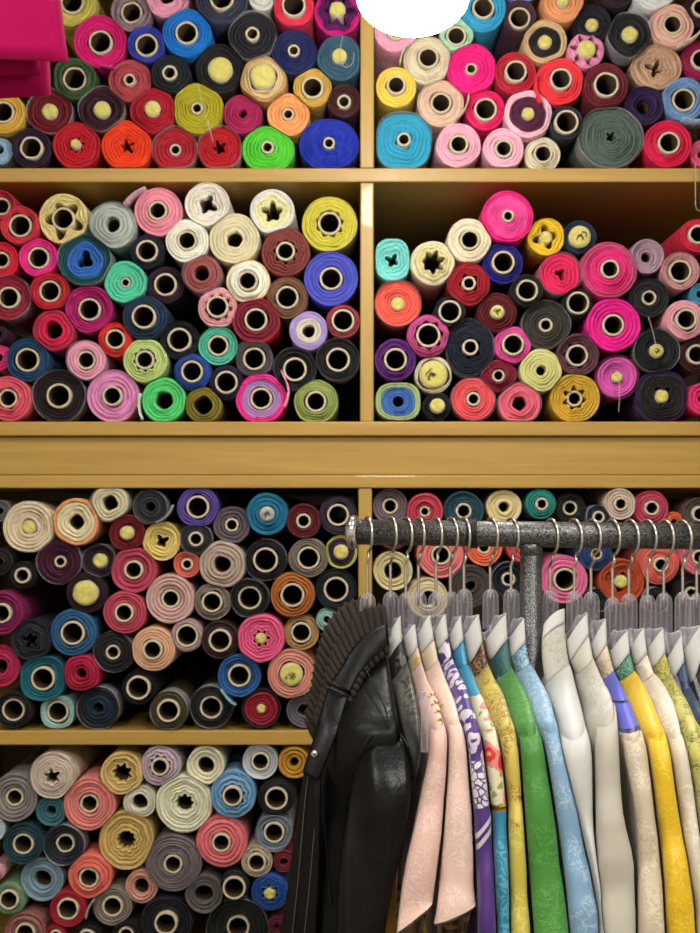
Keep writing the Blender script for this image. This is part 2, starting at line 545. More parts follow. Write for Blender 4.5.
 (561,273.5,21.5,'#e22b68','s',4,'pinkish red',{'l':(3,.5),'w':1}), (609,270,28.5,'#c9507f','c',9.5,'rose',{'i':('#e43384',.62)}),
 (649,255,17.5,'#ad91a0','h',5.5,'mauve',{}), (698,234.5,16.5,'#d52450','c',9.5,'cherry red',{}),
 (680.5,271,18.5,'#c99399','c',11.5,'dusty pink',{}), (650,297,19.5,'#313136','c',7.5,'dark charcoal',{}),
 (701,294,11,'#4499b8','h',4,'turquoise',{}), (578.5,302.5,15.5,'#273432','c',11.5,'black green',{}),
 (547,324,24.5,'#504b46','c',7,'olive grey',{'w':1}), (614,324.5,27,'#e81a98','c',11,'neon magenta',{}),
 (684,320.5,20,'#e5a1af','c',10.5,'pale pink',{}), (657.5,350.5,23,'#22302b','p',7,'bottle green',{'w':1,'t':[(647,318),(651,330),(655,348)]}),
 (578.5,354.5,21.5,'#734a57','c',11,'brownish mauve',{'l':(7,.1)}), (541,370.5,21.5,'#d1cf85','h',5.5,'pale lime',{}),
 (618.5,376.5,22.5,'#741f40','p',5.5,'wine red',{'i':('#d761b5',.74),'t':[(618,380),(618.5,396),(617.5,413)]}), (697.5,354,17.5,'#541f2e','c',10,'dark maroon',{}),
 (575.5,398,25,'#cea430','c',8,'mustard',{'l':(7,.25)}), (662.5,396,26.5,'#533472','p',7,'purple',{'i':('#342b2f',.7),'q':1,'l':(5,.2)}),
 (703,399,16,'#df3378','h',5,'fuchsia pink',{}), (519.5,403.5,21.5,'#e56c83','h',8,'coral pink',{'w':1}),
 (395.5,359.5,21,'#703088','c',11.5,'violet',{}), (428,336,21,'#cc5996','c',12,'orchid pink',{'l':(8,.1)}),
 (470.5,347,26,'#27304a','c',8,'crinkled navy',{'e':(.94,1.16),'l':(6,.2),'w':1}), (512.5,345,18.5,'#dc54a2','c',11,'bubblegum pink',{}),
 (433.5,374.5,18.5,'#e0d5b6','p',14,'cream white',{}), (498.5,375.5,18,'#93204a','c',6.5,'crimson wine',{'e':(1.1,.92)}),
 (398.5,401,21.5,'#a5bc7f','s',5,'sage green',{'e':(1.1,.93),'q':1,'i':('#5480c4',.66)}), (437,406.5,14,'#201d20','p',7.5,'black',{}),
 (473.5,399,22.5,'#e95f68','c',7,'salmon red',{'w':1}),
],
'E': [
 (-2,511,11,'#707076','h',4,'mid grey',{}), (28,527,26,'#dccbad','p',7,'cream beige',{}),
 (76,522,23.5,'#d9935f','h',8.5,'peach and cream',{'i':('#e3d4ae',.66)}), (110,503,19,'#d2c5a3','h',8.5,'light cream',{'w':1}),
 (-2,562,14,'#302620','h',5,'dark brown',{}), (58.5,562,22.5,'#5e1947','c',6,'plum purple',{'w':1}),
 (98.5,561,17,'#3b2033','p',7.5,'dark plum',{'w':1}), (126.5,533,18.5,'#861528','p',7,'deep red',{}),
 (22,575.5,13.5,'#28212600','c',8,'black',{}), (2,613,22,'#95226a','c',10,'dark magenta',{}),
 (85.5,593,20.5,'#422134','p',12.5,'aubergine',{}), (133,570,23,'#bd4f67','c',9.5,'rose pink',{}),
 (124.5,612.5,21.5,'#c2536a','c',9.5,'dusky rose',{}), (150.5,507,17,'#46464a','h',5,'charcoal grey',{'w':1,'f':(30,70,7,'#9a9aa0')}),
 (197.5,507,20.5,'#705baa','c',11.5,'lavender purple',{}), (231,525,18.5,'#73666f','c',7,'mauve grey',{}),
 (161,541.5,19,'#dfc772','s',5,'pale yellow',{'l':(4,.35)}), (196,539,16.5,'#46434a','c',7.5,'smoky grey',{'w':1}),
 (186.5,564.5,13.5,'#db6d5e','c',6,'coral',{}), (222,564.5,23.5,'#b7a293','h',9,'beige mauve',{}),
 (170,599,24.5,'#cba49d','c',9.5,'blush beige',{}), (212,602,18.5,'#90837a','c',10.5,'taupe',{}),
 (249.5,598,19.5,'#25302d','c',12,'black green',{'w':1}), (267,514,21,'#1f7fa1','p',7.5,'teal blue',{}),
 (303.5,521,17.5,'#772436','c',7.5,'maroon',{}), (338,515,19,'#53435700','c',11,'greyish purple',{}),
 (265.5,560,21,'#1f1b20','c',12.5,'inky black',{'w':1}), (308.5,558,20,'#8b8178','c',11.5,'stone grey',{}),
 (341,552,16.5,'#b0b648','p',7.5,'lime green',{'i':('#522b58',.6)}), (292.5,595,22.5,'#b8753a','c',12,'amber brown',{}),
 (336,589.5,20.5,'#213339','c',12.5,'dark teal',{}), (-2,667,20.5,'#bd3065','h',8,'raspberry pink',{}),
 (30.5,640.5,20,'#323746','s',6,'slate navy',{'l':(5,.4)}), (72.5,633,23.5,'#3b7098','c',12,'steel blue',{}),
 (42,679,23,'#1d7786','c',12,'teal green',{'q':1}), (82,673,18.5,'#b62050','h',6,'crimson',{'q':1}),
 (112.5,652.5,20.5,'#292a30','c',7.5,'graphite',{'w':1}), (13,710,18,'#221d20','c',11.5,'soot black',{}),
 (55.5,713,17,'#96bdb9','c',11,'pale aqua',{'q':1}), (97,709,21.5,'#222831','h',5,'blue black',{'i':('#1c3a50',.6),'w':1}),
 (153.5,649,22,'#dbac88','c',10,'peach tan',{}), (187,635.5,16,'#bc9f9e','c',11.5,'pale rose',{}),
 (220,640.5,19.5,'#503b35','c',11.5,'chocolate brown',{}), (239,676,21.5,'#356eaa','c',11.5,'denim blue',{'f':(120,50,6,'#7ab0c4')}),
 (138,688,17,'#1d1a1f','c',12,'jet black',{}), (169,710,19,'#60573800','c',11.5,'dark olive',{'w':1}),
 (211,707.5,21.5,'#2c2c30','c',11.5,'dark graphite',{'w':1}), (261,638,24,'#ee6393','p',5.5,'hot pink',{'l':(7,.3)}),
 (301,633,17.5,'#be9762','c',10.5,'tan gold',{}), (291.5,674,24,'#dc9382','p',11.5,'salmon',{}),
 (261,709,19.5,'#37222500','p',4.5,'red centred black',{'i':('#a6203e',.68)}), (303.5,711.5,17.5,'#736f77','h',6.5,'cool grey',{}),
 (327,620,11,'#90bdb5','h',4,'aqua',{}),
],
'F': [
 (390.5,506,17.5,'#82717b','c',8,'mauve grey',{}), (425,511.5,18.5,'#c54c60','c',5.5,'rose red',{}),
 (464,511,20,'#355f6e','c',8,'slate teal',{}), (505,507,17.5,'#dccc95','h',5.5,'cream yellow',{}),
 (541.5,504,15,'#269088','c',6.5,'sea green',{}), (572,508,15,'#22292b','c',7.5,'black green',{}),
 (598,517,12,'#323b47','c',6,'navy grey',{'w':1}), (620,504,15.5,'#d1baab','c',7,'beige pink',{}),
 (652,508,17.5,'#c24d68','c',7.5,'raspberry rose',{}), (676,523,11,'#dc6d43','h',5,'bright orange',{}),
 (700,514,16,'#74615f','c',8,'taupe',{}), (393,571,19.5,'#d3c590','h',9.5,'straw yellow',{}),
 (393,535,15,'#702332','h',5,'maroon',{}), (441,555,23,'#ea8080','c',10,'salmon pink',{}),
 (428,598,20,'#d5c49a','h',8,'pale beige',{}), (484,547,18.5,'#e47350','c',7,'orange red',{}),
 (471,586,21,'#635b57','h',5,'charcoal brown',{'w':1}), (509,579.5,17.5,'#222e3c','c',7,'midnight blue',{'w':1}),
 (524,545,18,'#d05257','h',6,'coral red',{}), (564.5,579.5,23.5,'#e272a1','c',11.5,'orchid pink',{}),
 (597,554,17,'#365485','c',6,'indigo blue',{}), (623,582,23,'#bd5935','p',6.5,'rust orange',{'l':(4,.3)}),
 (660,564.5,20,'#e36d61','c',7.5,'coral',{}), (699,557,18,'#da7288','c',7.5,'rose pink',{}),
 (690,593,14.5,'#222228','c',6.5,'black',{}), (655,600,13,'#312f32','h',5,'dark grey',{'w':1}), (598,600,12,'#29262a','h',4,'sooty black',{'w':1}),
],
'G': [
 (12.5,799,23.5,'#8f8a86','c',9,'grey taupe',{}), (53,776,23,'#cdbcad','s',6,'beige grey',{'l':(6,.35)}),
 (88,805,26.5,'#db837c','c',9.5,'salmon pink',{}), (121.5,774,21,'#d0b371','s',8,'sandy yellow',{'l':(8,.2)}),
 (50,812,15,'#467b87','h',5,'dusty teal',{}), (23,844,20,'#25515c','c',10.5,'dark teal',{}),
 (63,846,20.5,'#313645','c',9.5,'navy grey',{'w':1}), (160,766.5,20,'#baa6b2','c',9,'mauve',{'l':(9,.12)}),
 (205,766.5,19,'#dcd8b8','h',9,'ivory',{}), (233,794.5,23,'#76a2c8','c',10,'light blue',{'l':(9,.1)}),
 (139,803,16.5,'#d4cdb7','h',9,'light cream',{}), (183.5,805,29,'#dfddc0','h',9.5,'pale ivory',{'l':(9,.1)}),
 (125,842,28,'#c9a963','h',9.5,'gold',{'l':(10,.12),'e':(.97,1.05)}), (221.5,842,25.5,'#e3777e','c',9.5,'coral pink',{}),
 (173,864,28,'#83797b','c',9.5,'mauve taupe',{}), (260,762.5,17.5,'#bdc1c4','c',9.5,'silver white',{}),
 (294,763.5,16,'#b98a2b','h',5,'bronze gold',{}), (276.5,797.5,18,'#242026','c',11.5,'black',{}),
 (274,832.5,18.5,'#8491a0','c',10.5,'grey blue',{'w':1}), (257,861,15.5,'#bca992','c',9.5,'sand beige',{}),
 (235,885,14,'#303a3e','c',11.5,'dark blue grey',{}), (270,892,18.5,'#3060a6','p',6,'cobalt blue',{'l':(7,.25)}),
 (237,931,31,'#323a3c','c',11.5,'dark grey',{'w':1}), (284,861,11,'#862742','h',4,'wine red',{}),
 (277,925,9,'#70213a','h',3,'dark crimson',{}), (40,882,21.5,'#8299a9','h',9,'blue grey',{}),
 (90,876,21.5,'#e37263','c',10,'coral orange',{}), (68.5,908,18,'#b02640','c',11,'crimson',{}),
 (111.5,908,19.5,'#8b827a','c',10.5,'warm grey',{'f':(185,50,6,'#a8a09a')}), (9,899.5,16,'#769776','c',10,'sage green',{}),
 (-3,872,8,'#c49298','h',3,'dusty pink',{}), (25,933,20,'#a2706a','c',10,'rose brown',{}),
 (140.5,888.5,16.5,'#c8917f','h',8.5,'peach',{}), (204,894,19,'#706a66','h',9.5,'ash grey',{}),
 (166,923,26,'#212632','c',11.5,'deep navy',{}), (56,935,10.5,'#ae2140','c',6,'bright crimson',{}),
 (87,938,13,'#202024','c',9,'sooty black',{}), (126,935,14,'#222226','c',8,'charcoal black',{}),
 (-9,831,12.5,'#b8c8d0','h',4,'pale icy blue',{}),
]}
THREADW = plain('pale_thread', '#b9b3a6', .8)
DESC = {'c': 'cream tube', 'p': 'yellow plug', 'h': 'dark hole', 's': 'crumpled core'}


def radial(spec_e, q, ph):
    kx, ky = spec_e

    def f(a):
        p = 2.9 if q else 2.0
        c, s = abs(math.cos(a)) / kx, abs(math.sin(a)) / ky
        base = (c ** p + s ** p) ** (-1 / p)
        if q:
            base *= .95
        return base * (1 + .010 * math.cos(2 * a + ph[0]) + .008 * math.cos(3 * a + ph[1]) + .005 * math.cos(5 * a + ph[2]))
    return f


def rings_mesh(name, rings, mats, fm, parent):
    mb = MB()
    n = len(rings[0])
    mb.v = [p for r in rings for p in r]
    for i in range(len(rings) - 1):
        for k in range(n):
            k2 = (k + 1) % n
            mb.f.append((i * n + k, i * n + k2, (i + 1) * n + k2, (i + 1) * n + k))
            mb.m.append(fm[i])
    return new_obj(name, mb.v, mb.f, mats, parent, mb.m)


LEN = .80


def bolt(px, py, R, hexv, core, rt, words_, opt, clips, label, group, seed):
    rn = random.Random(seed)
    k = D / F
    yf = D + rn.uniform(-.006, .016)
    root = thing('fabric_bolt', label, 'fabric roll', (xs(px), yf, zs(py)), group)
    hexv = hexv[:7]
    ph = [rn.uniform(0, 6.28) for _ in range(6)]
    wrap = opt.get('w')
    Rb = R * 1.01
    Rm = Rb * k * (.972 if wrap else 1)
    fr0 = radial(opt.get('e', (1, 1)), opt.get('q'), ph)

    def hard(a):
        # pressed flat where it lies against its neighbours or a board
        v = fr0(a)
        for ca, cd in clips:
            c = math.cos(a - ca)
            if c > .08:
                v = min(v, cd / Rb / c)
        return max(v, rt * 1.04 / R)

    def fr(a):
        return min(hard(a), sum(hard(a + o) for o in (-.24, -.16, -.08, 0, .08, .16, .24)) / 7)

    rtm = rt * k
    lobes, ldep = opt.get('l', (rn.choice((2, 3, 4, 5)), rn.uniform(.02, .07)))
    ldep *= .8 if core == 's' else 1
    rin = rtm * (1.06 if core in 'cp' else .92)
    if core == 's':
        rin = rtm * 1.1
    ncol = 52
    nl = max(3, min(9, int((Rm - rin) / rn.uniform(.0048, .0072))))
    ang = [2 * PI * i / ncol for i in range(ncol)]
    cone = rn.uniform(-.012, .010)
    mats = [rolled(hexv)]
    share = 0
    if 'i' in opt:
        mats.append(rolled(opt['i'][0]))
        share = opt['i'][1]
    rings, fm = [], []

    def lay(t, y, jit=0, jph=0):
        pts = []
        for a in ang:
            lobe = 1 + ldep * math.cos(lobes * a + ph[3]) + ldep * .5 * math.cos((lobes - 1) * a + ph[4])
            ri = rin * max(.5, lobe + (ldep * .8 if core in 'cp' else 0))
            ro = Rm * fr(a)
            r = ri + (ro - ri) * t
            r *= 1 + jit * math.cos(3 * a + jph) + jit * .6 * math.cos(5 * a + 2 * jph)
            r = min(r, ro)
            yy = y + jit * .06 * math.cos(2 * a + jph)
            pts.append((r * math.cos(a), yy, r * math.sin(a)))
        return pts

    rings.append(lay(0, .20))
    fm.append(1 if share else 0)
    rings.append(lay(0, .004 + cone))
    for j in range(nl):
        t0, t1 = j / nl, (j + 1) / nl
        jp = rn.uniform(0, 6.28)
        w = rn.uniform(-.0045, .004)
        jit = rn.uniform(.003, .014)
        mi = 1 if t0 < share else 0
        for tt, dy, jj in ((t0 + (t1 - t0) * .2, 0, jit), (t0 + (t1 - t0) * .8, .0006, jit), (t1, .013, jit * .4)):
            if j == nl - 1 and tt == t1:
                continue
            rings.append(lay(tt, cone * (1 - tt) + w + dy, jj, jp))
            fm.append(mi)
    last = 0
    rings.append(lay(.97, .0006))
    fm.append(last)
    rings.append(lay(1, .006))
    fm.append(last)
    rings.append(lay(1, .25))
    fm.append(last)
    rings.append(lay(1, LEN))
    fm.append(last)
    rings_mesh('fabric_roll', rings, mats, fm, root)
    # tube
    yt = rn.uniform(-.004, .006) if core in 'cp' else rn.uniform(.018, .028)
    if core in 'cp':
        yt += cone - .003
    wall = min(.0044, rtm * .34)
    ragged = rn.uniform(.0, .0016)
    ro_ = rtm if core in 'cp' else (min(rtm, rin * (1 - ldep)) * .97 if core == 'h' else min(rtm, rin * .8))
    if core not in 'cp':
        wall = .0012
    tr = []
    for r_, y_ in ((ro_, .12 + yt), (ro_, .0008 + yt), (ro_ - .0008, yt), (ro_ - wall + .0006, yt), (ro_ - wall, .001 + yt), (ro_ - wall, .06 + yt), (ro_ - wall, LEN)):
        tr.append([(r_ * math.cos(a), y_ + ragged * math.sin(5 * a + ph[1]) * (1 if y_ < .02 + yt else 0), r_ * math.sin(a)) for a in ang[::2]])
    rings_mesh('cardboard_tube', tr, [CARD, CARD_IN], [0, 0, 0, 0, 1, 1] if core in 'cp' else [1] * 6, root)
    if core == 'p':
        pr = []
        rr = max(.002, ro_ - wall * .35)
        for q, dy in ((.02, .001), (.3, .0004), (.55, .0012), (.8, .0002), (.95, .0018), (1.0, .004), (.97, .02)):
            pr.append([(rr * q * math.cos(a), yt - .004 + dy + .0012 * math.sin(3 * a + ph[2]) * q, rr * q * math.sin(a)) for a in ang[::2]])
        grey = hexv == '#1f7fa1'
        o = rings_mesh('end_plug', pr, [PLUGG if grey else PLUG], [0] * 6, root)
        if words_ in ('cream white', 'teal blue', 'bottle green', 'salmon', 'steel navy', 'burgundy'):
            mb = MB()
            for s_ in range(4):
                a0 = rn.uniform(0, 6.28)
                c0 = (rn.uniform(-.35, .35) * rr, rn.uniform(-.3, .3) * rr)
                pts = [(c0[0] + rr * .3 * math.cos(a0 + i * .7), yt - .0058, c0[1] + rr * .26 * math.sin(a0 * 2 + i * .9)) for i in range(6)]
                mb.tube(pts, .0007, 5)
            new_obj('pen_mark', mb.v, mb.f, [INK], o, mb.m)
    if wrap:
        wr = []
        for s_, y_ in ((.98, .05), (.985, -.001), (.992, -.007), (.998, -.001), (.998, .05)):
            wr.append([(Rb * k * s_ * fr(a) * math.cos(a), y_ + (.003 * math.sin(4 * a + ph[0]) if y_ < 0 else 0), Rb * k * s_ * fr(a) * math.sin(a)) for a in ang])
        rings_mesh('plastic_wrap', wr, [WRAP], [0] * 4, root)
    if 't' in opt:
        mb = MB()
        mb.tube([(xs(a) - xs(px), -.020, zs(b_) - zs(py)) for a, b_ in catmull(opt['t'], 5)], .0007, 5)
        new_obj('loose_thread', mb.v, mb.f, [THREADW], root, mb.m)
    if 'f' in opt:
        a0, sw, lift, fc = opt['f']
        mb = MB()
        nst = 12
        rows = []
        yb_ = .045 if lift >= 8 else -.002
        for i in range(nst + 1):
            t = i / nst
            a = -math.radians(a0) + math.radians(sw) * (t - .5)      # picture angles run clockwise
            r = Rm * fr(a) * .97 + lift * k * (t ** 1.6)
            th = .0030
            rows.append([((r + o_) * math.cos(a), y_, (r + o_) * math.sin(a)) for o_, y_ in ((0, -.026), (th, -.026), (th, yb_), (0, yb_))])
        mb.loft(rows, 0, (True, True))
        new_obj('loose_end', mb.v, mb.f, [rolled(fc)], root, mb.m)
    return root


def shape_r(b, a):
    kx, ky = b[7].get('e', (1, 1))
    c, s = math.cos(a) / (b[2] * kx), math.sin(a) / (b[2] * ky)
    return 1 / math.sqrt(c * c + s * s)


def contacts(bs, i, bay):
    """planes (direction, distance) on which bolt i is pressed flat; directions in picture sense with y up"""
    b = bs[i]
    out = []
    _, x0, x1, y0, y1 = bay
    for a, dd in ((0, x1 - b[0]), (PI, b[0] - x0), (PI / 2, b[1] - y0), (-PI / 2, y1 - b[1])):
        if dd < b[2] * 1.3:
            out.append((a, dd - .25))
    for j, q in enumerate(bs):
        if j == i:
            continue
        dx, dy = q[0] - b[0], -(q[1] - b[1])
        dd = math.hypot(dx, dy)
        a = math.atan2(dy, dx)
        ri, rj = shape_r(b, a) * 1.03, shape_r(q, a + PI) * 1.03
        if dd < (ri + rj) * 1.25:
            t = (dd * dd + ri * ri - rj * rj) / (2 * dd)
            t = min(max(t, b[5] * 1.15), dd - q[5] * 1.15)
            out.append((a, t - .2))
    return out


def neighbour(bs, i):
    """the touching bolt that lies most squarely beside, above or below bolt i, and how"""
    b = bs[i]
    names = [q[6] for q in bs]
    best = None
    for j, q in enumerate(bs):
        if j == i or not (2 < q[0] < 698 and 0 < q[1] < 930):
            continue
        dx, dy = q[0] - b[0], q[1] - b[1]
        gap = math.hypot(dx, dy) - b[2] - q[2]
        if gap > 16:
            continue
        ax = min(abs(dx), abs(dy)) / max(abs(dx), abs(dy), .01)
        cost = ax * 10 + max(0, gap)
        if best is None or cost < best[0]:
            if abs(dx) > abs(dy):
                rel = 'left of' if dx > 0 else 'right of'
            else:
                rel = 'above' if dy > 0 else 'below'
            best = (cost, rel, q[6])
    return best


ALL_LABELS = set()
nb = 0
for key, lst in BOLTS.items():
    bay = BAYS[key]
    assert len({b[6] for b in lst}) == len(lst), (key, [b[6] for b in lst])
    placed = lst
    for i, b in enumerate(placed):
        core = b[4]
        d = DESC[core]
        if b[6] == 'teal blue':
            d = 'grey plug'
        if core == 'c' and (b[1] + b[5] < 0 or b[0] - b[5] > 700):
            d = None
        lab = b[6] + ' fabric bolt'
        if d and b[1] > 4 and 4 < b[0] < 696:
            lab += ' with ' + d
        nbr = neighbour(placed, i)
        if nbr:
            lab += ', %s the %s one' % (nbr[1], nbr[2])
        lab += ', ' + bay[0]
        if len(lab.split()) > 16:
            lab = lab.replace(' fabric bolt', ' bolt')
        if len(lab.split()) > 16 and d:
            lab = lab.replace(' with ' + d, '')
        if lab in ALL_LABELS:
            lab = lab.replace(' bolt', ' roll')
        lab = lab[0].upper() + lab[1:]
        assert lab not in ALL_LABELS, lab
        ALL_LABELS.add(lab)
        bolt(*b, contacts(placed, i, bay), lab, 'fabric bolts in the ' + bay[0], 1000 + nb)
        nb += 1
# ------------------------------------------------------------------ shelving
shelf = thing('shelving_unit', 'honey-coloured wooden shelving full of fabric bolts, along the back wall', 'shelves', (0, D, 0))
XL, XR = xs(-124), xs(826)
YB = 3.58


def board(name, x0, x1, y0, y1, z0, z1, m, bev=.0025):
    b = MB()
    b.box(x0, x1, y0, y1, z0, z1)
    return b.build(name, [m], shelf, smooth=False, bevel=bev)


board('shelf_board', XL, XR, D, YB, zs(182), zs(168), WOOD_H)
board('shelf_board', XL, XR, D - .012, YB, zs(436), zs(422), WOOD_H)
board('shelf_board', XL, XR, D, YB, zs(745), zs(730.5), WOOD_H)
board('shelf_board', XL, XR, D, YB, zs(-72), zs(-86), WOOD_H)
board('shelf_board', XL, XR, D, YB, zs(1000), zs(985.5), WOOD_H)
board('fascia_board', XL, XR, D + .004, D + .026, zs(475), zs(436.3), WOOD_H)
board('fascia_trim', XL, XR, D - .002, YB, zs(488), zs(475.3), WOOD_H)
for p0, p1, ya, yb in ((360.3, 374, -71.7, 167.7), (360.3, 373.7, 182.3, 421.7), (358.4, 372, 488.3, 730.2), (358.4, 372, 745.3, 985.2),
                       (-124, -110.3, -71.7, 167.7), (-124, -110.3, 182.3, 421.7), (-124, -110.3, 488.3, 730.2), (-124, -110.3, 745.3, 985.2),
                       (812.3, 826, -71.7, 167.7), (812.3, 826, 182.3, 421.7), (812.3, 826, 488.3, 730.2), (812.3, 826, 745.3, 985.2)):
    board('upright', xs(p0), xs(p1), D + .002, YB, zs(yb), zs(ya), WOOD_V)
board('back_panel', XL, XR, YB + .001, YB + .014, 0, zs(-86), WOOD_D, 0)
board('plinth', XL, XR, D + .03, YB, 0, zs(1000.3), WOOD_H)

# thin wire loop on the shelf edge
mb = MB()
pts = [W(695.4, y, D - .012) for y in (150, 165, 180, 195, 205)] + [W(696.4, 209, D - .012), W(699, 211, D - .012), W(706, 211, D - .012), W(708.6, 209, D - .012), W(709.6, 205, D - .012)] + [W(709.6, y, D - .012) for y in (195, 180, 165, 150)] + [W(708.6, 147, D - .012), W(702, 145.5, D - .012), W(696.4, 147, D - .012), W(695.4, 150, D - .012)]
mb.tube(pts, .0011, 6)
wl = mb.build('wire_loop', [plain('grey_wire', '#9a948c', .4, .6)])
tag(wl, 'thin grey wire loop hanging over the top shelf edge', 'wire loop')

# ------------------------------------------------------------------ room
def structure(name, x0, x1, y0, y1, z0, z1, m):
    b = MB()
    b.box(x0, x1, y0, y1, z0, z1)
    o = b.build(name, [m], None, smooth=False)
    o['kind'] = 'structure'
    return o


PAINT = plain('warm_white_paint', '#d9d2c4', .85, noise_scale=6, amt=.03)
CEIL = plain('ceiling_paint', '#e4e1da', .9, noise_scale=6, amt=.02)
FLOORM = plain('grey_vinyl_floor', '#7d756a', .5, noise_scale=14, amt=.1)
RX, RY0, RY1, RZ = 2.3, -1.8, 3.62, 2.95
structure('floor', -RX, RX, RY0, RY1, -.1, 0, FLOORM)
structure('ceiling', -RX, RX, RY0, RY1, RZ, RZ + .1, CEIL)
structure('wall_back', -RX, RX, RY1, RY1 + .1, 0, RZ, PAINT)
structure('wall_front', -RX, RX, RY0 - .1, RY0, 0, RZ, PAINT)
structure('wall_left', -RX - .1, -RX, RY0, RY1, 0, RZ, PAINT)
structure('wall_right', RX, RX + .1, RY0, RY1, 0, RZ, PAINT)

# ------------------------------------------------------------------ pendant lamp
LD = 2.0
lc = W(413, -6, LD)
lamp = thing('pendant_lamp', 'glowing white pendant lamp hanging in front of the top shelves', 'lamp', lc)
mb = MB()
rx, rz = 57 * LD / F, 38.5 * LD / F
rings = []
for i in range(1, 20):
    a = PI * i / 20
    rings.append([(lc.x + rx * math.sin(a) * math.cos(b), lc.y + rx * math.sin(a) * math.sin(b), lc.z + rz * math.cos(a)) for b in [2 * PI * k / 40 for k in range(40)]])
mb.loft(rings, 0, (True, True))
m, nt, b = mk('opal_lamp_glass')
b.inputs['Base Color'].default_value = (1, 1, 1, 1)
b.inputs['Emission Color'].default_value = (1, .97, .92, 1)
b.inputs['Emission Strength'].default_value = 45
mb.build('lamp_shade', [m], lamp)
WHITEP = plain('white_plastic', '#e6e4df', .4)
mb = MB()
mb.tube([lc + Vector((0, 0, rz * .97)), lc + Vector((0, 0, rz + .05))], [.035, .025], 20)
mb.build('lamp_socket', [WHITEP], lamp)
mb = MB()
mb.tube([lc + Vector((0, 0, rz + .05)), (lc.x, lc.y, RZ)], .003, 8)
mb.build('cord', [WHITEP], lamp)

# ceiling panels that light the shop
LM, nt, b = mk('lit_diffuser')
b.inputs['Emission Color'].default_value = (1, .95, .88, 1)
b.inputs['Emission Strength'].default_value = 3
for i, (x, y, p) in enumerate(PANELS):
    t = thing('ceiling_light', 'square ceiling light panel %s' % ('above the aisle near the magenta cloth', 'above the leather jacket end of the clothes stand', 'over the aisle facing the magenta cloth', 'over the aisle facing the clothes stand')[i % 4], 'light', (x, y, RZ), 'ceiling light panels')
    mb = MB()
    for x0, x1, y0, y1 in ((-.31, .31, -.31, -.29), (-.31, .31, .29, .31), (-.31, -.29, -.29, .29), (.29, .31, -.29, .29)):
        mb.box(x + x0, x + x1, y + y0, y + y1, RZ - .03, RZ - .001)
    mb.build('light_frame', [WHITEP], t, smooth=False)
    mb = MB()
    mb.box(x - .289, x + .289, y - .289, y + .289, RZ - .018, RZ - .004)
    mb.build('diffuser', [LM], t, smooth=False)
    L = bpy.data.lights.new('panel_light', 'AREA')
    L.shape = 'SQUARE'
    L.size = .56
    L.energy = p
    L.color = (1, .965, .92)
    lo = bpy.data.objects.new('panel_light', L)
    COL.objects.link(lo)
    lo.location = (x, y, RZ - .022)

# ------------------------------------------------------------------ magenta cloth hanging close by
CD = 1.25
MAG = satin('magenta_cloth', '#b80458', None, rough=.85)
MAG.node_tree.nodes['Principled BSDF'].inputs['Sheen Weight'].default_value = 0
MAG.node_tree.nodes['Principled BSDF'].inputs['Specular IOR Level'].default_value = .15
cl = thing('hanging_cloth', 'magenta folded cloth hanging in the upper corner before the bolts', 'cloth', W(20, -120, CD))


def cloth_layer(name, right_edge, bottom, d, thick, wave, seed):
    """a doubled panel: front sheet, folded right edge, back sheet; right_edge: [(py, px)], bottom: (py at left, py at right)"""
    rn = random.Random(seed)
    nrow = 14
    rings = []
    for i in range(nrow + 1):
        t = i / nrow
        y_r = -150 + (bottom[1] + 150) * t
        y_l = -150 + (bottom[0] + 150) * t
        ys = [e[0] for e in right_edge]
        xr = right_edge[-1][1]
        for (ya, xa), (yb, xb) in zip(right_edge, right_edge[1:]):
            if ya <= y_r <= yb:
                xr = xa + (xb - xa) * (y_r - ya) / (yb - ya)
        if y_r < ys[0]:
            xr = right_edge[0][1]
        ring = []
        ncol = 16
        for side in (0, 1):
            for k in range(ncol + 1):
                u = k / ncol if side == 0 else 1 - k / ncol
                px = -70 + (xr + 70) * u
                py = y_l + (y_r - y_l) * u
                wv = wave * math.sin(u * 7 + seed + t * .8) * (.4 + .6 * t)
                round_ = thick * (1 - (max(0, u - .93) / .07) ** 2)
                dd = d + wv + (-round_ if side == 0 else round_)
                ring.append(W(px, py, dd))
        rings.append(ring)
    mb = MB()
    mb.loft(rings)
    # inner return so that the open bottom has depth
    o = mb.build(name, [MAG], cl)
    sol = o.modifiers.new('thickness', 'SOLIDIFY')
    sol.thickness = .0022
    sol.offset = 0
    return o


cloth_layer('outer_fold', [(-150, 54), (0, 60), (30, 63.5), (61, 68)], (56, 62), CD, .016, .004, 1)
cloth_layer('middle_fold', [(-150, 28), (0, 36), (75, 40)], (78, 74), CD + .035, .010, .003, 3)
cloth_layer('inner_fold', [(-150, 42), (0, 46), (80, 50), (97, 50)], (103, 95), CD + .06, .011, .003, 5)

# ------------------------------------------------------------------ garment stand
def hammer():
    m, nt, b = mk('hammered_grey_metal')
    tc = N(nt, 'ShaderNodeTexCoord').outputs['Object']
    v = N(nt, 'ShaderNodeTexNoise', i_Scale=620.0, i_Detail=1.0)
    nt.links.new(tc, v.inputs['Vector'])
    f = ramp(nt, v.outputs[0], .38, .66)
    nt.links.new(mixc(nt, f, lin('#2f2f2f'), lin('#868685')), b.inputs['Base Color'])
    b.inputs['Metallic'].default_value = .75
    b.inputs['Roughness'].default_value = .38
    bump(nt, b, v.outputs[0], .35, .001)
    return m


HAM = hammer()
CHROME = plain('bright_chrome', '#d4d4d4', .14, 1)
STEEL = plain('hook_steel', '#c9c6c0', .25, 1)


def dr(px):
    # depth of the straight rail where it crosses picture column px
    x0, y0, x1, y1 = (355 - CX) * 1.69 / F, 1.69, (722 - CX) * 1.62 / F, 1.62
    k = (px - CX) / F
    t = (k * y0 - x0) / ((x1 - x0) - k * (y1 - y0))
    return y0 + (y1 - y0) * t


def rail_py(px):
    return 532 + 4.5 * (px - 355) / 345


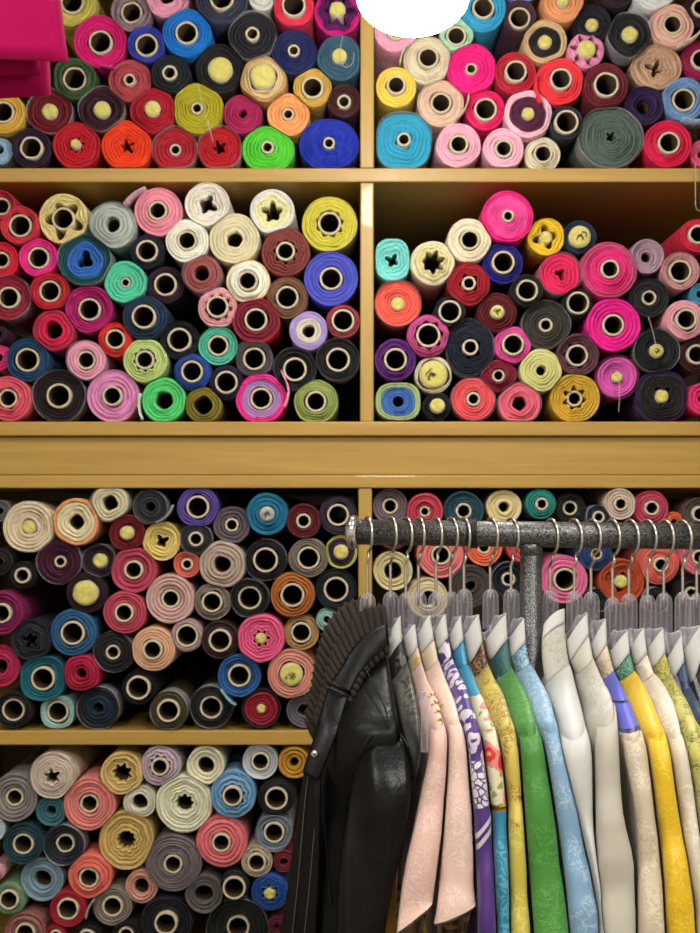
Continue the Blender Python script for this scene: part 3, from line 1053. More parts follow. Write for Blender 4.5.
ra, rb = W(355, rail_py(355), dr(355)), W(722, rail_py(722), dr(722))
rack = thing('clothes_stand', 'hammered grey metal T-shaped clothes stand carrying the row of jackets', 'clothes rack', (W(531, 600, dr(531)).x, dr(531), 0))
RR = .0158
mb = MB()
mb.tube([ra, (ra + rb) / 2, rb], RR, 32)
mb.build('rail', [HAM], rack)
ax = (rb - ra).normalized()
for e, s in ((ra, -1), (rb, 1)):
    mb = MB()
    prof = [(-.004, .0158), (-.003, .0205), (.004, .0215), (.008, .019), (.011, .011), (.0115, .002)]
    mb.tube([e + ax * s * t for t, r in prof], [r for t, r in prof], 28)
    mb.build('end_cap', [CHROME], rack)


def rail_point(px):
    k = (px - CX) / F
    t = (k * ra.y - ra.x) / ((rb.x - ra.x) - k * (rb.y - ra.y))
    return ra + (rb - ra) * t


pc = rail_point(531)
mb = MB()
mb.tube([(pc.x, pc.y, pc.z - RR * .8), (pc.x, pc.y, .03)], .0132, 28)
mb.build('post', [HAM], rack)
mb = MB()
mb.tube([(pc.x, pc.y, pc.z - .026), (pc.x, pc.y, pc.z - .017), (pc.x, pc.y, pc.z - .012)], [.0133, .0139, .0142], 28)
mb.build('post_socket', [HAM], rack)
for k in range(4):
    a = math.atan2(ax.y, ax.x) + PI / 4 + k * PI / 2
    mb = MB()
    mb.tube([(pc.x, pc.y, .03), (pc.x + .12 * math.cos(a), pc.y + .12 * math.sin(a), .028), (pc.x + .3 * math.cos(a), pc.y + .3 * math.sin(a), .012)], [.014, .013, .011], 14)
    mb.build('foot', [HAM], rack)

# black cord coiled round the rail
mb = MB()
ca, cb = rail_point(467), rail_point(478)
up = Vector((0, 0, 1))
side = ax.cross(up).normalized()
pts = []
turns = 6
for i in range(turns * 20 + 1):
    t = i / (turns * 20)
    a = 2 * PI * turns * t
    pts.append(ca + (cb - ca) * t + (up * math.cos(a) + side * math.sin(a)) * (RR + .0016))
mb.tube(pts, .0012, 8)
o = mb.build('coiled_cord', [plain('black_rubber', '#151517', .35)])
tag(o, 'black cord coiled tightly round the grey rail', 'cord')
# ------------------------------------------------------------------ hangers and jackets
def ring(L, R, dn, df, Xf, taper=.35, n=44, bow=0, skew=0, fold=False, wide=1.0):
    """closed section of a hanging cloth body: near edge spans L-R at depth dn, runs back to depth df about X = Xf"""
    a, b = W(L[0], L[1], dn), W(R[0], R[1], dn)
    c, h = (a + b) / 2, (b - a) / 2
    pts = []
    for k in range(n):
        p = 2 * PI * k / n
        u, v = math.cos(p), math.sin(p)
        uu = math.copysign(abs(u) ** .72, u)
        vv = math.copysign(abs(v) ** .42, v)
        t = (1 - vv) / 2                                   # 0 near, 1 far
        q_ = min(1, max(0, (t - .06) / .44))
        tw = wide * (1 - taper * q_ * q_ * (3 - 2 * q_))
        pts.append(Vector((c.x + (Xf - c.x) * (min(1, 2 * t) if fold else t) + h.x * uu * tw + skew * h.x * max(0, 1 - 2 * t) * (1 - uu * uu), dn + (df - dn) * t, c.z + h.z * uu * tw + bow * dn / F * (1 - uu * uu) * (1 - 2.4 * t))))
    return pts


def refine(rows, n=4):
    out = []
    nums = catmull([r[:4] for r in rows], n)
    for i, q in enumerate(nums):
        out.append(tuple(q) + (rows[min(i // n, len(rows) - 1)][4],))
    return out


HANGER_LABELS = []


def hanger(i, px, tip_y, label, nx=None, stub=None):
    d = dr(px)
    rp = rail_py(px)
    c = rail_point(px)
    d = c.y
    t = thing('clothes_hanger', label, 'hanger', (c.x, d, c.z - .09), 'clear plastic hangers on the rail')
    # hook: over the rail, back under it, straight down
    ang = math.radians(17 + 2 * math.sin(i * 2.1))
    hx, hy = math.sin(ang), -math.cos(ang)
    R_ = .0218
    zc = c.z + RR + .0029 - R_
    pts = []
    for k in range(17):
        a = math.radians(170 - k * 16.5)
        pts.append((c.x + hx * R_ * math.cos(a), d + hy * R_ * math.cos(a), zc + R_ * math.sin(a)))
    z0 = zc - R_
    lowest = pts[-1]
    st = .0048 * (-1 if i % 2 else 1)
    stem = (c.x - .0005, d + st)
    pts = pts[:-1]
    pts += [(c.x + hx * .006, d + hy * .006 + st * .3, z0 - .006), (stem[0], stem[1], z0 - .014), (stem[0], stem[1], z0 - .024), (stem[0], stem[1], W(px, tip_y + 12, d).z)]
    mb = MB()
    mb.tube([tuple(p) for p in catmull(pts, 3)], .0019, 8)
    mb.build('hook', [STEEL], t)
    # neck block: an arch with a column for the hook
    zt, zb = W(px, tip_y, d).z, W(px, tip_y + 38, d).z
    w = .0068
    d += st
    mb = MB()
    arch = [(c.x - w, d, zb)] + [(c.x - w * math.cos(PI * k / 12), d, zt - w - .003 + (w + .003) * math.sin(PI * k / 12)) for k in range(13)] + [(c.x + w, d, zb)]
    mb.tube(arch, .0034, 12, flat=(1, 1.15))
    mb.build('neck_arch', [CLEAR], t)
    mb = MB()
    mb.tube([(c.x, d, zt + .001), (c.x, d, zt - .012), (c.x, d, zt - .020), (c.x, d, zb - .003)], [.0048, .0052, .0036, .0040], 14)
    mb.build('hook_socket', [CLEAR], t)
    d -= st
    lean = 0 if nx is None else (W(nx, 0, d - .10).x - c.x) / .10
    for s in (-1, 1):
        mb = MB()
        pts = [(c.x, d + st, zb + .004)]
        for u, dy in ((.012, 52), (.035, 74), (.065, 100), (.085, 120)):
            pts.append((c.x - s * lean * u * .6, d + s * u, W(px, tip_y + dy, d - u).z))
        mb.tube([tuple(p) for p in catmull(pts, 4)], .0024, 8)
        if stub and s < 0:
            e = [pts[-1], W(417, 700, d - .16), W(422, 694, d - .205), W(424, 700, d - .212), W(424.5, 720, d - .215), W(424.5, 752, d - .215)]
            mb.tube([tuple(p) for p in catmull([tuple(q) for q in e], 4)], .0042, 10, flat=(1, .6))
        mb.build('arm', [CLEAR], t)
    return t


def near_depth(d, ym, yc):
    s = min(1, max(0, (ym - yc) / 62))
    return d - .055 - .145 * s ** .85 - .03 * min(1, max(0, (ym - yc - 62) / 220)), s


def jacket(name, label, px, T, B, C, rows, mats, hem=None, short=False, seed=0, embroidery=None, shift=0, walls=None):
    """mats: list of materials; index 0 lining, 1 white band, 2 collar, then the rows' own"""
    d = dr(px)
    Xh = W(px, 600, d).x
    yc = (C[1] + C[3]) / 2
    root = thing(name, label, 'jacket', (Xh, d, W(px, 700, d).z), 'silk jackets on the clothes stand')

    def rg(line, dn, taper=.35, far=None, bow=0, wide=1.0):
        df = 2 * d - dn if far is None else far
        return ring(line[0:2], line[2:4], dn, df, Xh + shift, taper, 44, bow, 0, True, wide)

    def fit(mb):
        for k, v in enumerate(mb.v):
            x, y, z = v
            if walls[0]:
                x = max(x, walls[0](y, z) + .0007)
            if walls[1]:
                x = min(x, walls[1](y, z) - .0007)
            mb.v[k] = (x, y, z)

    def ln(a, b, t, bow=0):
        q = [a[i] + (b[i] - a[i]) * t for i in range(4)]
        q[0] -= bow
        return q
    # white inner band and coloured collar
    mb = MB()
    mb.loft([rg(ln(T, B, t, 0), d - .040 - .006 * t, .40, None, 5.5 - 1.5 * t, 1.16) for t in (0, .1, .25, .5, .75, .97)])
    fit(mb)
    o = mb.build('white_collar_band', [WHITE], root)
    so = o.modifiers.new('thickness', 'SOLIDIFY'); so.thickness = .0006; so.offset = -1
    mb = MB()
    mb.loft([rg(ln(T, B, t), d - .038 - .006 * t, .6, None, 4, 1.08) for t in (.80, 1)] + [rg(ln(B, C, t), d - .046 - .010 * t, .6, None, 4 - t, 1.08) for t in (.12, .35, .6, .8, 1)])
    fit(mb)
    o = mb.build('collar', [mats[0]], root)
    # shoulders and body
    rr = refine([tuple(C) + (rows[0][4],)] + rows)
    top = []
    tm = []
    for q in rr:
        dn, s = near_depth(d, (q[1] + q[3]) / 2, yc)
        if s >= 1 and len(top) > 3:
            break
        top.append(rg(q, dn + .001, .56, None, 3 * (1 - s), 1.07))
        tm.append(q[4])
    last = q
    # below the shoulder the body falls back behind the sleeve
    for q in rr:
        ym = (q[1] + q[3]) / 2
        dn, s = near_depth(d, ym, yc)
        if ym < (last[1] + last[3]) / 2 + .5:
            continue
        g = min(1, max(0, (ym - yc - 62) / 55))
        g = g * g * (3 - 2 * g)
        xc, w = (q[0] + q[2]) / 2, (q[2] - q[0]) / 2
        w2 = w + (min(w, 13) * .42 - w) * g * g
        xc2 = xc + (px - xc) * .25 * g
        tl = (q[3] - q[1]) / 2 * (1 - g)
        top.append(rg((xc2 - w2, ym - tl, xc2 + w2, ym + tl), dn + .001 + .055 * g, .56 - .2 * g))
        tm.append(q[4])
    mb = MB()
    mb.loft(top, tm[:-1] if len(tm) == len(top) else tm)
    fit(mb)
    mb.build('body', mats, root)
    if short:
        return root
    # sleeves
    for side in (-1, 1):
        rings, sm = [], []
        for q in rr:
            ym = (q[1] + q[3]) / 2
            dn, s = near_depth(d, ym, yc)
            if ym < yc + 40:
                continue
            e_ = min(1, max(0, ym - yc - 40) / 42)
            e_ = e_ * e_ * (3 - 2 * e_)
            xm, ymm = (q[0] + q[2]) / 2, (q[1] + q[3]) / 2
            kk = .84 + .16 * e_
            q = (xm + (q[0] - xm) * kk, ymm + (q[1] - ymm) * kk, xm + (q[2] - xm) * kk, ymm + (q[3] - ymm) * kk, q[4])
            dn += .013 * (1 - e_) - .0012 * e_
            wob = .004 * math.sin(ym * .055 + seed) + .002 * math.sin(ym * .13 + seed * 2)
            far = dn + .085
            ramp_ = min(1, max(0, (ym - yc - 66) / 70))
            xn = W((q[0] + q[2]) / 2, 0, dn).x
            r = ring(q[0:2], q[2:4], dn + wob * ramp_, far + wob * ramp_, xn * .93 + Xh * .07, .48, wide=1.07)
            for k, p in enumerate(r):
                a = 2 * PI * k / len(r)
                f = 1 + .05 * math.sin(3 * a + ym * .012 + seed) * min(1, max(0, (ym - yc - 70) / 60))
                cxm = (r[0].x + r[len(r) // 2].x) / 2
                p.x = cxm + (p.x - cxm) * min(f, 1.0)
            if side > 0:
                nr = []
                cxm = sum(p.x for p in r) / len(r)
                hw = max(abs(p.x - cxm) for p in r) + 1e-6
                for p in r:
                    nr.append(Vector((Xh + (p.x - cxm) * min(.45, .0055 / hw), 2 * d - p.y, p.z)))
                r = nr
            rings.append(r)
            sm.append(q[4])
        if hem is not None:                       # the sleeve's far side is cut longer
            for j, kz in ((-4, .012), (-3, .03), (-2, .08), (-1, .17)):
                ys = [p.y for p in rings[j]]
                for p in rings[j]:
                    p.z -= kz * max(0, (p.y - min(ys)) / (max(ys) - min(ys)) - .25)
        mb = MB()
        mb.loft(rings, sm[:-1], (False, False))
        fit(mb)
        o = mb.build('sleeve', mats, root)
        if hem is not None:
            inner = [[c + (p - c) * k for p in rings[j] for c in [sum(rings[j], Vector()) / len(rings[j])]] for j, k in ((-1, 1.0), (-1, .94), (-2, .91), (-3, .86))]
            mb = MB()
            mb.loft(inner)
            fit(mb)
            mb.build('sleeve_lining', [hem], o)
    if embroidery:
        mb = MB()
        for (ex, ey, er) in embroidery:
            dn, s = near_depth(d, ey, yc)
            c = W(ex, ey, dn - .0005)
            for k in range(6):
                a = 2 * PI * k / 6
                pts = [c + Vector((math.cos(a) * er * t, .001 * t, math.sin(a) * er * t)) for t in (.15, .6, 1)]
                mb.tube(pts, [.0006, .0013, .0005], 6)
        mb.build('gold_embroidery', [GOLD], root)
    return root


WHITE = plain('white_paper_collar', '#cbcbc9', .55, noise_scale=30, amt=.03)
GOLD = plain('gold_thread', '#b8913f', .4, .5)
BROWN_L = satin('brown_brocade_lining', '#5a3a28', 'scroll', '#a9885c', 90)
S = satin
m_black = S('black_satin', '#2c2c28', 'vine', '#6b6a5c', 46, .34)
m_beigegold = S('beige_gold_brocade', '#dcc9a8', 'flower', '#c8a765', 70)
m_pink = S('pale_pink_jacquard', '#e8bfb2', 'vine', '#f0d0c4', 105, .36)
m_pink2 = S('shell_pink_jacquard', '#eccabb', 'vine', '#f3dacd', 100, .36)
m_beige = S('beige_silk', '#dccbb0', 'flower', '#e8dcc6', 60)
m_purw = S('purple_silk_white_blossom', '#4d2886', 'petal', '#ddd5e6', 62)
m_pursc = S('purple_silk_white_scroll', '#4a2478', 'scroll', '#e4deea', 95, .4, .55, .62)
m_hex = S('white_hexagon_silk', '#4d2886', 'scale', '#e2dfe4', 115)
m_pur = S('plain_purple_silk', '#4c2680')
m_white_s = S('white_stripe_silk', '#e0dde4')
m_blue = S('bright_blue_satin', '#2d97c0', rough=.3)
m_blue2 = S('blue_jacquard', '#2886ae', 'vine', '#56b0cc', 60)
m_bouq = bouquet('cream_bouquet_print')
m_maroon = S('maroon_floral_brocade', '#441826', 'vine', '#b48a4c', 110)
m_yelb = S('yellow_gold_brocade', '#d6c052', 'vine', '#96752c', 130)
m_yel = S('yellow_satin', '#d0bf4a', 'vine', '#dccf68', 50)
m_teal = S('teal_satin', '#215c5c', 'vine', '#2b6c68', 50)
m_green = S('grass_green_silk', '#3f8a30', 'vine', '#4f9c3c', 80, .45)
m_lb = S('light_blue_jacquard', '#86add0', 'vine', '#aacae2', 75, .36)
m_lbc = S('light_blue_collar', '#9cc0d6', 'vine', '#4f7f9c', 90, .36)
m_emb = S('white_embossed_silk', '#cfcdc3', 'vine', '#bdb9a9', 150, .5, bd=.004)
m_wh = S('white_silk', '#cfd0cc', rough=.42)
m_off = S('off_white_silk', '#d2cec1', rough=.42)
m_greyw = S('grey_white_linen', '#c3beb0', rough=.6)
m_lace = S('beige_lace', '#d9cbb2', 'vine', '#b89e7c', 120)
m_band = S('cornflower_band', '#5c60d2', rough=.45)
m_edge = S('dark_blue_edge', '#2a2f6a')
m_bgv = S('beige_jacquard', '#d3c5ab', 'vine', '#e4d9c2', 80, .4)
m_gflor = S('green_floral_brocade', '#2f7a64', 'vine', '#7fb08c', 120)
m_sun = S('sunflower_yellow_jacquard', '#eabf0c', 'vine', '#f4d02e', 120, .36)
m_cream = S('cream_silk', '#e2d6c2', 'vine', '#eee6d8', 36, .42)
m_lime = S('lime_gold_brocade', '#c6c05e', 'vine', '#7d7c34', 120, .42)
m_navy = S('navy_satin', '#26385a', 'vine', '#3c527a', 40, .34)
m_dkf = S('dark_floral_satin', '#23252f', 'vine', '#4a4f60', 100, .36)

J = [
 ('black patterned silk jacket beside the leather jacket, hanger arm poking out', 391, (386.5,643,402,617.5), (389,661,404,642), (394,682,409,660),
  [(398,697,416,683,0),(404,717,421,706,0),(413,745,426,738,0),(417,775,429,772,0),(415,810,421,810,0),(408.5,840,412,840,0),(401.5,872,403,872,0)], [m_black], None, None),
 ('pale pink jacket with gold embroidery on the shoulder, next to the black one', 406, (404.5,640,417,626), (410.5,661,420,647), (414,673,424,662),
  [(420,690,431,682,1),(425,708,442,700,1),(430,735,449,729,1),(428,765,448.5,764,1),(416,817,445.5,815,1),(396.5,905,436,893,1),(388,940,434.5,905,1)], [m_beigegold, m_pink], BROWN_L, [(433,697,.006),(437,705,.007),(439,713,.005),(441,721,.004)]),
 ('shell pink jacket with plain shoulder, left of the purple and white jacket', 419, (419,636,431.5,616.5), (423,655,437.5,640), (428.5,673,441,659),
  [(433,690,450,680,1),(443,712,461,705,1),(449.5,740,467.5,738,1),(446.5,809,473.5,812,1),(438,898,478,898,1),(433,927,479,907,1)], [m_beige, m_pink2], BROWN_L, None),
 ('narrow purple jacket with white blossoms, hexagons and stripes', 436, (435.5,633,447.5,615.5), (439.5,651,450.5,640), (443,667,455,657),
  [(449,680,462,673,1),(456,700,473,694,1),(467.5,742,483,738,1),(470,762,486,759,2),(474.5,810,491.5,806,3),(475.5,836,493,814,4),(476,842,493.5,819,3),(476.3,847,493.8,824,4),(476.6,853,494,830,3),(478.5,905,497,903,3),(479.5,960,499,960,3),(480,1040,500,1040,3)], [m_pursc, m_purw, m_hex, m_pur, m_white_s], None, None),
 ('bright blue jacket with cream panel of red and pink blooms', 451, (450.5,637,463,617), (455,654,466,642), (458.5,671,470.5,665),
  [(465,685,478,680,1),(472,699,484,694,2),(476,714,492,708,2),(484,742,500.5,738,2),(492,806,508,804,3),(493.3,813,508.6,811,4),(497.5,905,511,905,4),(499.5,960,513,960,4),(501,1040,515,1040,4)], [m_blue, m_blue, m_bouq, GOLD, m_blue2], None, None),
 ('yellow gold brocade jacket with maroon floral collar', 464, (466,637,481,616), (472,666,485.5,641), (475,682,491,662),
  [(480,693,500,680,1),(488,712,512,700,1),(501.5,745,519,738,1),(509,800,524,798,1),(510,830,525.5,825,2),(512,915,531.5,915,2),(514,960,534,960,2),(516,1040,537,1040,2)], [m_maroon, m_yelb, m_yel], None, None),
 ('grass green jacket with dark teal collar', 491, (487.5,641,509,614.5), (492.5,662,510.5,639.5), (499,681,515,667),
  [(505,696,524,682,1),(512,716,537,702,1),(521,745,544.5,738,1),(526.5,820,556,815,1),(533,915,569.5,905,1),(536,960,574,960,1),(539,1040,579,1040,1)], [m_teal, m_green], None, None),
 ('light blue jacket woven with pale leaves, right of the green jacket', 511, (511.5,639,528.5,619), (512,660,530,643), (519,674,534,664),
  [(526,690,544,679,1),(535,712,557.5,704,1),(545.5,742,562,738,1),(557.5,815,580.5,812,1),(567,885,595.5,885,1),(571.5,933,603,933,1),(580,1040,611,1040,1)], [m_lbc, m_lb], None, None),
 ('white jacket with broad embossed collar and white paper band', 551, (538,634,562,610), (534.5,648,564,624), (541,690,570,664),
  [(549,706,579,692,1),(559,732,588.5,722,1),(564.5,768,594.5,757,1),(583,830,595.5,830,1),(597,890,602,890,1),(604.5,960,610,960,1),(612,1040,618,1040,1)], [m_emb, m_wh], None, None),
 ('off-white jacket with wide grey-white sleeve, left of the beige one with blue bands', 574, (566,645,590,613.5), (571,663,592,635), (580,676,596,657),
  [(587,693,606,678,1),(597,719,619,703,2),(597,757,621.5,750,2),(597.5,820,626,815,2),(598,868,637,866,2),(604,933,639,933,2),(612,1040,640,1040,2)], [m_off, m_emb, m_greyw], None, None),
 ('beige lace jacket with two cornflower blue bands below the shoulder', 592, (592.5,645,608,620), (597,662,609.5,645), (604.5,682,617,670),
  [(609,690,621.5,680,1),(616.5,703,633.5,701,2),(617,706,635,703,1),(622,732,644,724,2),(623,736,645.5,729,3),(627.5,763,650.5,757,3),(637.5,815,657,813,3),(640,868,664.5,868,3),(640,933,668.5,933,3),(641,1040,674,1040,3)], [m_lace, m_band, m_edge, m_bgv], None, None),
 ('sunflower yellow jacket with green floral collar', 612, (612.5,652,632,631), (617.5,672,633.5,653), (622,683,638,671),
  [(628,693,645,680,1),(636,716,660,705,1),(650.5,748,671,742,1),(659.5,815,681,808,1),(666,868,691.5,866,1),(669.5,933,699.5,930,1),(675,1040,708,1040,1)], [m_gflor, m_sun], None, None),
 ('cream silk jacket, right of the sunflower yellow one', 630, (632.5,648,647,629.5), (638,667,650.5,655), (645,684,657,673),
  [(650,693,668,684,0),(661,713,680,704,0),(672.5,748,687.5,738,0),(682.5,808,697,795,0),(692.5,868,706,866,0),(701,933,716,933,0),(709,1040,725,1040,0)], [m_cream], None, None),
 ('lime and gold scroll brocade jacket, between the cream and navy ones', 647, (650,650,667,629), (655,670,669,653), (660,688,674,672),
  [(665,701,684,688,0),(675,723,698,710,0),(688.5,750,708,740,0),(698.5,800,720,795,0),(707.5,866,730,866,0),(717.5,933,740,933,0),(727,1040,750,1040,0)], [m_lime], None, None),
 ('navy satin jacket near the end of the row', 665, (669,660,687,632), (674,682,688.5,660), (680,700,693,685),
  [(686,716,703,702,0),(699,732,716,722,0),(710,760,728,755,0),(722,830,742,830,0),(732,900,752,900,0),(743,1000,765,1000,0)], [m_navy], None, None),
 ('jacket with dark floral collar, last in view past the navy one', 682, (686,652,703,627), (694,686,705,652), (698,705,712,690),
  [(706,723,722,710,0),(719,742,735,732,0),(731,780,750,775,0),(744,850,765,850,0),(756,940,778,940,0),(767,1000,790,1000,0)], [m_dkf], None, None),
]
short_names = ['black patterned jacket', 'gold-embroidered pink jacket', 'plain shell pink jacket', 'purple jacket', 'blue jacket with blooms', 'yellow gold brocade jacket', 'green jacket', 'light blue jacket',
               'embossed white jacket', 'off-white jacket', 'jacket with cornflower bands', 'sunflower yellow jacket', 'cream jacket', 'lime brocade jacket', 'navy jacket', 'jacket with dark floral collar']
TIP = [594, 594.5, 594, 594, 594, 591, 591.5, 590.5, 592.5, 593, 594.5, 599.5, 596, 597, 595.5, 594]


def along(pts, y):
    """x of a pixel outline at row y"""
    pts = sorted(pts, key=lambda p: p[1])
    if y <= pts[0][1]:
        return pts[0][0]
    for (xa, ya), (xb, yb) in zip(pts, pts[1:]):
        if ya <= y <= yb:
            return xa + (xb - xa) * (y - ya) / max(1e-6, yb - ya)
    return pts[-1][0]


def between(right_edge, left_edge, d, yc, xmid):
    """where one garment ends and the next begins, from the near folds back to the rail"""
    tab = []
    for y in range(596, 1120, 6):
        dn, s = near_depth(d, y, yc)
        p = W((along(right_edge, y) + along(left_edge, y)) / 2, y, dn)
        tab.append((p.z, p.x, dn))

    def f(Y, z):
        q = tab[-1]
        for a, b in zip(tab, tab[1:]):
            if a[0] >= z >= b[0]:
                t = (a[0] - z) / (a[0] - b[0])
                q = [a[k] + (b[k] - a[k]) * t for k in range(3)]
                break
        else:
            q = tab[0] if z > tab[0][0] else tab[-1]
        t = min(1, max(0, (Y - q[2]) / (d - q[2])))
        return q[1] + (xmid - q[1]) * t
    return f


LEATHER_EDGE = [(390, 628), (394, 676), (402, 729), (408, 741), (413, 760), (415, 797), (409.5, 836), (402.5, 868), (390, 932), (372, 1060)]
edges = []
for lab, px, T, B, C, rows, mats, hem, emb in J:
    ls = [T, B, C] + rows
    edges.append(([q[0:2] for q in ls], [q[2:4] for q in ls]))
seps = []
for i in range(len(J) - 1):
    pa, pb = J[i][1], J[i + 1][1]
    da = (dr(pa) + dr(pb)) / 2
    yc_ = (J[i][4][1] + J[i][4][3] + J[i + 1][4][1] + J[i + 1][4][3]) / 4
    seps.append(between(edges[i][1], edges[i + 1][0], da, yc_, (W(pa, 0, dr(pa)).x + W(pb, 0, dr(pb)).x) / 2 + (.004 if i in (7, 8) else 0)))
seps.insert(0, between(LEATHER_EDGE, edges[0][0], dr(378), 673, W(378, 0, dr(378)).x))
seps.append(None)


def beside_post(f, side):
    def h(Y, z):
        x = f(Y, z)
        k = min(1, max(0, (Y - pc.y + .07) / .045))
        lim = pc.x + side * .0150
        return x + ((min(x, lim) if side < 0 else max(x, lim)) - x) * k
    return h


for i, (lab, px, T, B, C, rows, mats, hem, emb) in enumerate(J):
    wl_ = [seps[i], seps[i + 1]]
    if i == 7:
        wl_[1] = beside_post(wl_[1], -1)
    if i == 8:
        wl_[0] = beside_post(wl_[0], 1)
    jacket('silk_jacket', lab, px, T, B, C, rows, mats, hem, short=(i == 0), seed=i * 1.7, embroidery=emb, shift=.010 if i == 8 else 0, walls=wl_)
    hanger(i, px, TIP[i], 'clear plastic hanger with steel hook holding the ' + short_names[i], (rows[0][0] + rows[0][2]) / 2, stub=(i == 0))
hanger(16, 698, 596, 'clear plastic hanger with steel hook, last in view at the rail end')
hanger(17, 367.5, 595, 'clear plastic hanger with steel hook holding the black leather jacket')

# ------------------------------------------------------------------ the leather jacket
def leather():
    m, nt, b = mk('black_leather')
    tc = N(nt, 'ShaderNodeTexCoord').outputs['Object']
    v = N(nt, 'ShaderNodeTexVoronoi', i_Scale=330.0)
    nt.links.new(tc, v.inputs['Vector'])
    nz = N(nt, 'ShaderNodeTexNoise', i_Scale=20.0, i_Detail=3.0)
    nt.links.new(tc, nz.inputs['Vector'])
    b.inputs['Base Color'].default_value = lin('#070606')
    b.inputs['Specular IOR Level'].default_value = .2
    nt.links.new(ramp(nt, nz.outputs[0], -.5, 2.4), b.inputs['Roughness'])
    p = bump(nt, b, nz.outputs[0], .35, .008)
    bump(nt, b, v.outputs[0], .15, .0008, p)
    return m


LEA = leather()
KNIT = plain('dark_brown_knit', '#261b13', .95, noise_scale=420, amt=.4, bump_d=.002)
THREAD = plain('grey_stitching', '#4c4a48', .6)
lj_d = dr(364)
lj_x = W(364, 600, lj_d).x
lj = thing('leather_jacket', 'black leather jacket with ribbed knit collar at the end of the clothes stand', 'jacket', (lj_x, lj_d, W(364, 700, lj_d).z))


def poly(pts, n):
    """resample a pixel polyline by length"""
    c = catmull(pts, 10)
    L = [0]
    for a, b in zip(c, c[1:]):
        L.append(L[-1] + math.dist(a, b))
    out = []
    j = 0
    for i in range(n + 1):
        s = L[-1] * i / n
        while j < len(L) - 2 and L[j + 1] < s:
            j += 1
        t = (s - L[j]) / max(1e-9, L[j + 1] - L[j])
        out.append(tuple(c[j][k] + (c[j + 1][k] - c[j][k]) * t for k in range(len(c[j]))))
    return out


def ribbon(name, outer, inner, mat, ribs=0, amp=.0025, bulge=.008, thick=.004, m=None, across=8):
    """outer, inner: [(px, py, depth)]"""
    m = m or (ribs * 8 if ribs else 40)
    A, B_ = poly(outer, m), poly(inner, m)
    v, f = [], []
    for i in range(m + 1):
        a, b = W(*A[i]), W(*B_[i])
        for k in range(across + 1):
            t = k / across
            p = a + (b - a) * t
            p.y -= bulge * math.sin(PI * t)
            if ribs:
                q = math.sin(2 * PI * ribs * i / m)
                p.y -= amp * math.copysign(abs(q) ** .6, q)
                if k == 0:
                    tang = (W(*A[min(i + 1, m)]) - W(*A[max(i - 1, 0)])).normalized()
                    nrm = Vector((-tang.z, 0, tang.x))
                    p += nrm * amp * .5 * q
            v.append(p)
    w = across + 1
    for i in range(m):
        for k in range(across):
            f.append((i * w + k, i * w + k + 1, (i + 1) * w + k + 1, (i + 1) * w + k))
    o = new_obj(name, [p - lj.location for p in v], f, mat, lj)
    s = o.modifiers.new('thickness', 'SOLIDIFY')
    s.thickness = thick
    s.offset = 0
    return o


# body
rows = [(356,634,390,628,1.640,.3), (344,662,391,650,1.605,.35), (334,688,394,676,1.568,.45), (326,708,397,700,1.535,.55), (319,728,400,722,1.507,.62), (315,744,402,738,1.500,.62), (309,765,402,760,1.502,.55), (303,785,400,782,1.513,.4), (298,817,400,812,1.535,.1),
        (289,870,398,868,1.535,0), (280,933,392,933,1.53,0), (271,1010,388,1010,1.53,0), (266,1080,386,1080,1.53,0)]
rr = catmull(rows, 4)
mb = MB()
mb.loft([ring(q[0:2], q[2:4], q[4], 2 * lj_d - q[4] + .01, lj_x - .012, .62, 64, 0, q[5]) for q in rr], 0, (True, False))
mb.build('body', [LEA], lj)
# sleeves
srows = [(383,727,394,724,1.56), (374,733,402,729,1.532), (364,746,408,741,1.500), (356,764,413,760,1.484), (348,800,415,797,1.468), (342,838,409.5,836,1.463), (338,868,402.5,868,1.46), (334,932,390,932,1.455), (331,1000,380,1000,1.45), (329,1060,372,1060,1.45)]
rr = catmull(srows, 5)
mb = MB()
rg_ = []
for q in rr:
    r = ring(q[0:2], q[2:4], q[4], q[4] + .10, W((q[0] + q[2]) / 2 - 4, 0, q[4]).x, .35, 60)
    for k, p in enumerate(r):
        a = 2 * PI * k / 60
        p.y += .005 * math.sin(2 * a + q[1] * .02) * min(1, max(0, (q[1] - 740) / 60)) + .002 * math.sin(5 * a + q[1] * .035)
    rg_.append(r)
mb.loft(rg_, 0, (True, False))
sl = mb.build('sleeve', [LEA], lj)
mb = MB()
rg2 = [[Vector((lj_x - .02 + (p.x - sum(t.x for t in r) / len(r)) * .6, 2 * lj_d - p.y + .01, p.z)) for p in r] for r in rg_]
mb.loft(rg2, 0, (True, False))
mb.build('sleeve', [LEA], lj)
# armhole piping
mb = MB()
arm = [(364,746,1.495), (374,733.5,1.505), (385,728,1.524), (394,730,1.520), (402,737,1.500), (408.5,748,1.484)]
mb.tube([W(*q) for q in catmull(arm, 5)], .0012, 8)
mb.build('armhole_seam', [LEA], sl)
# shoulder seam
mb = MB()
mb.tube([W(*q) for q in catmull([(366,670,1.572), (372,682,1.554), (380,697,1.532), (386,711,1.514), (389,728,1.500)], 5)], .0009, 6)
mb.build('shoulder_seam', [LEA], lj)
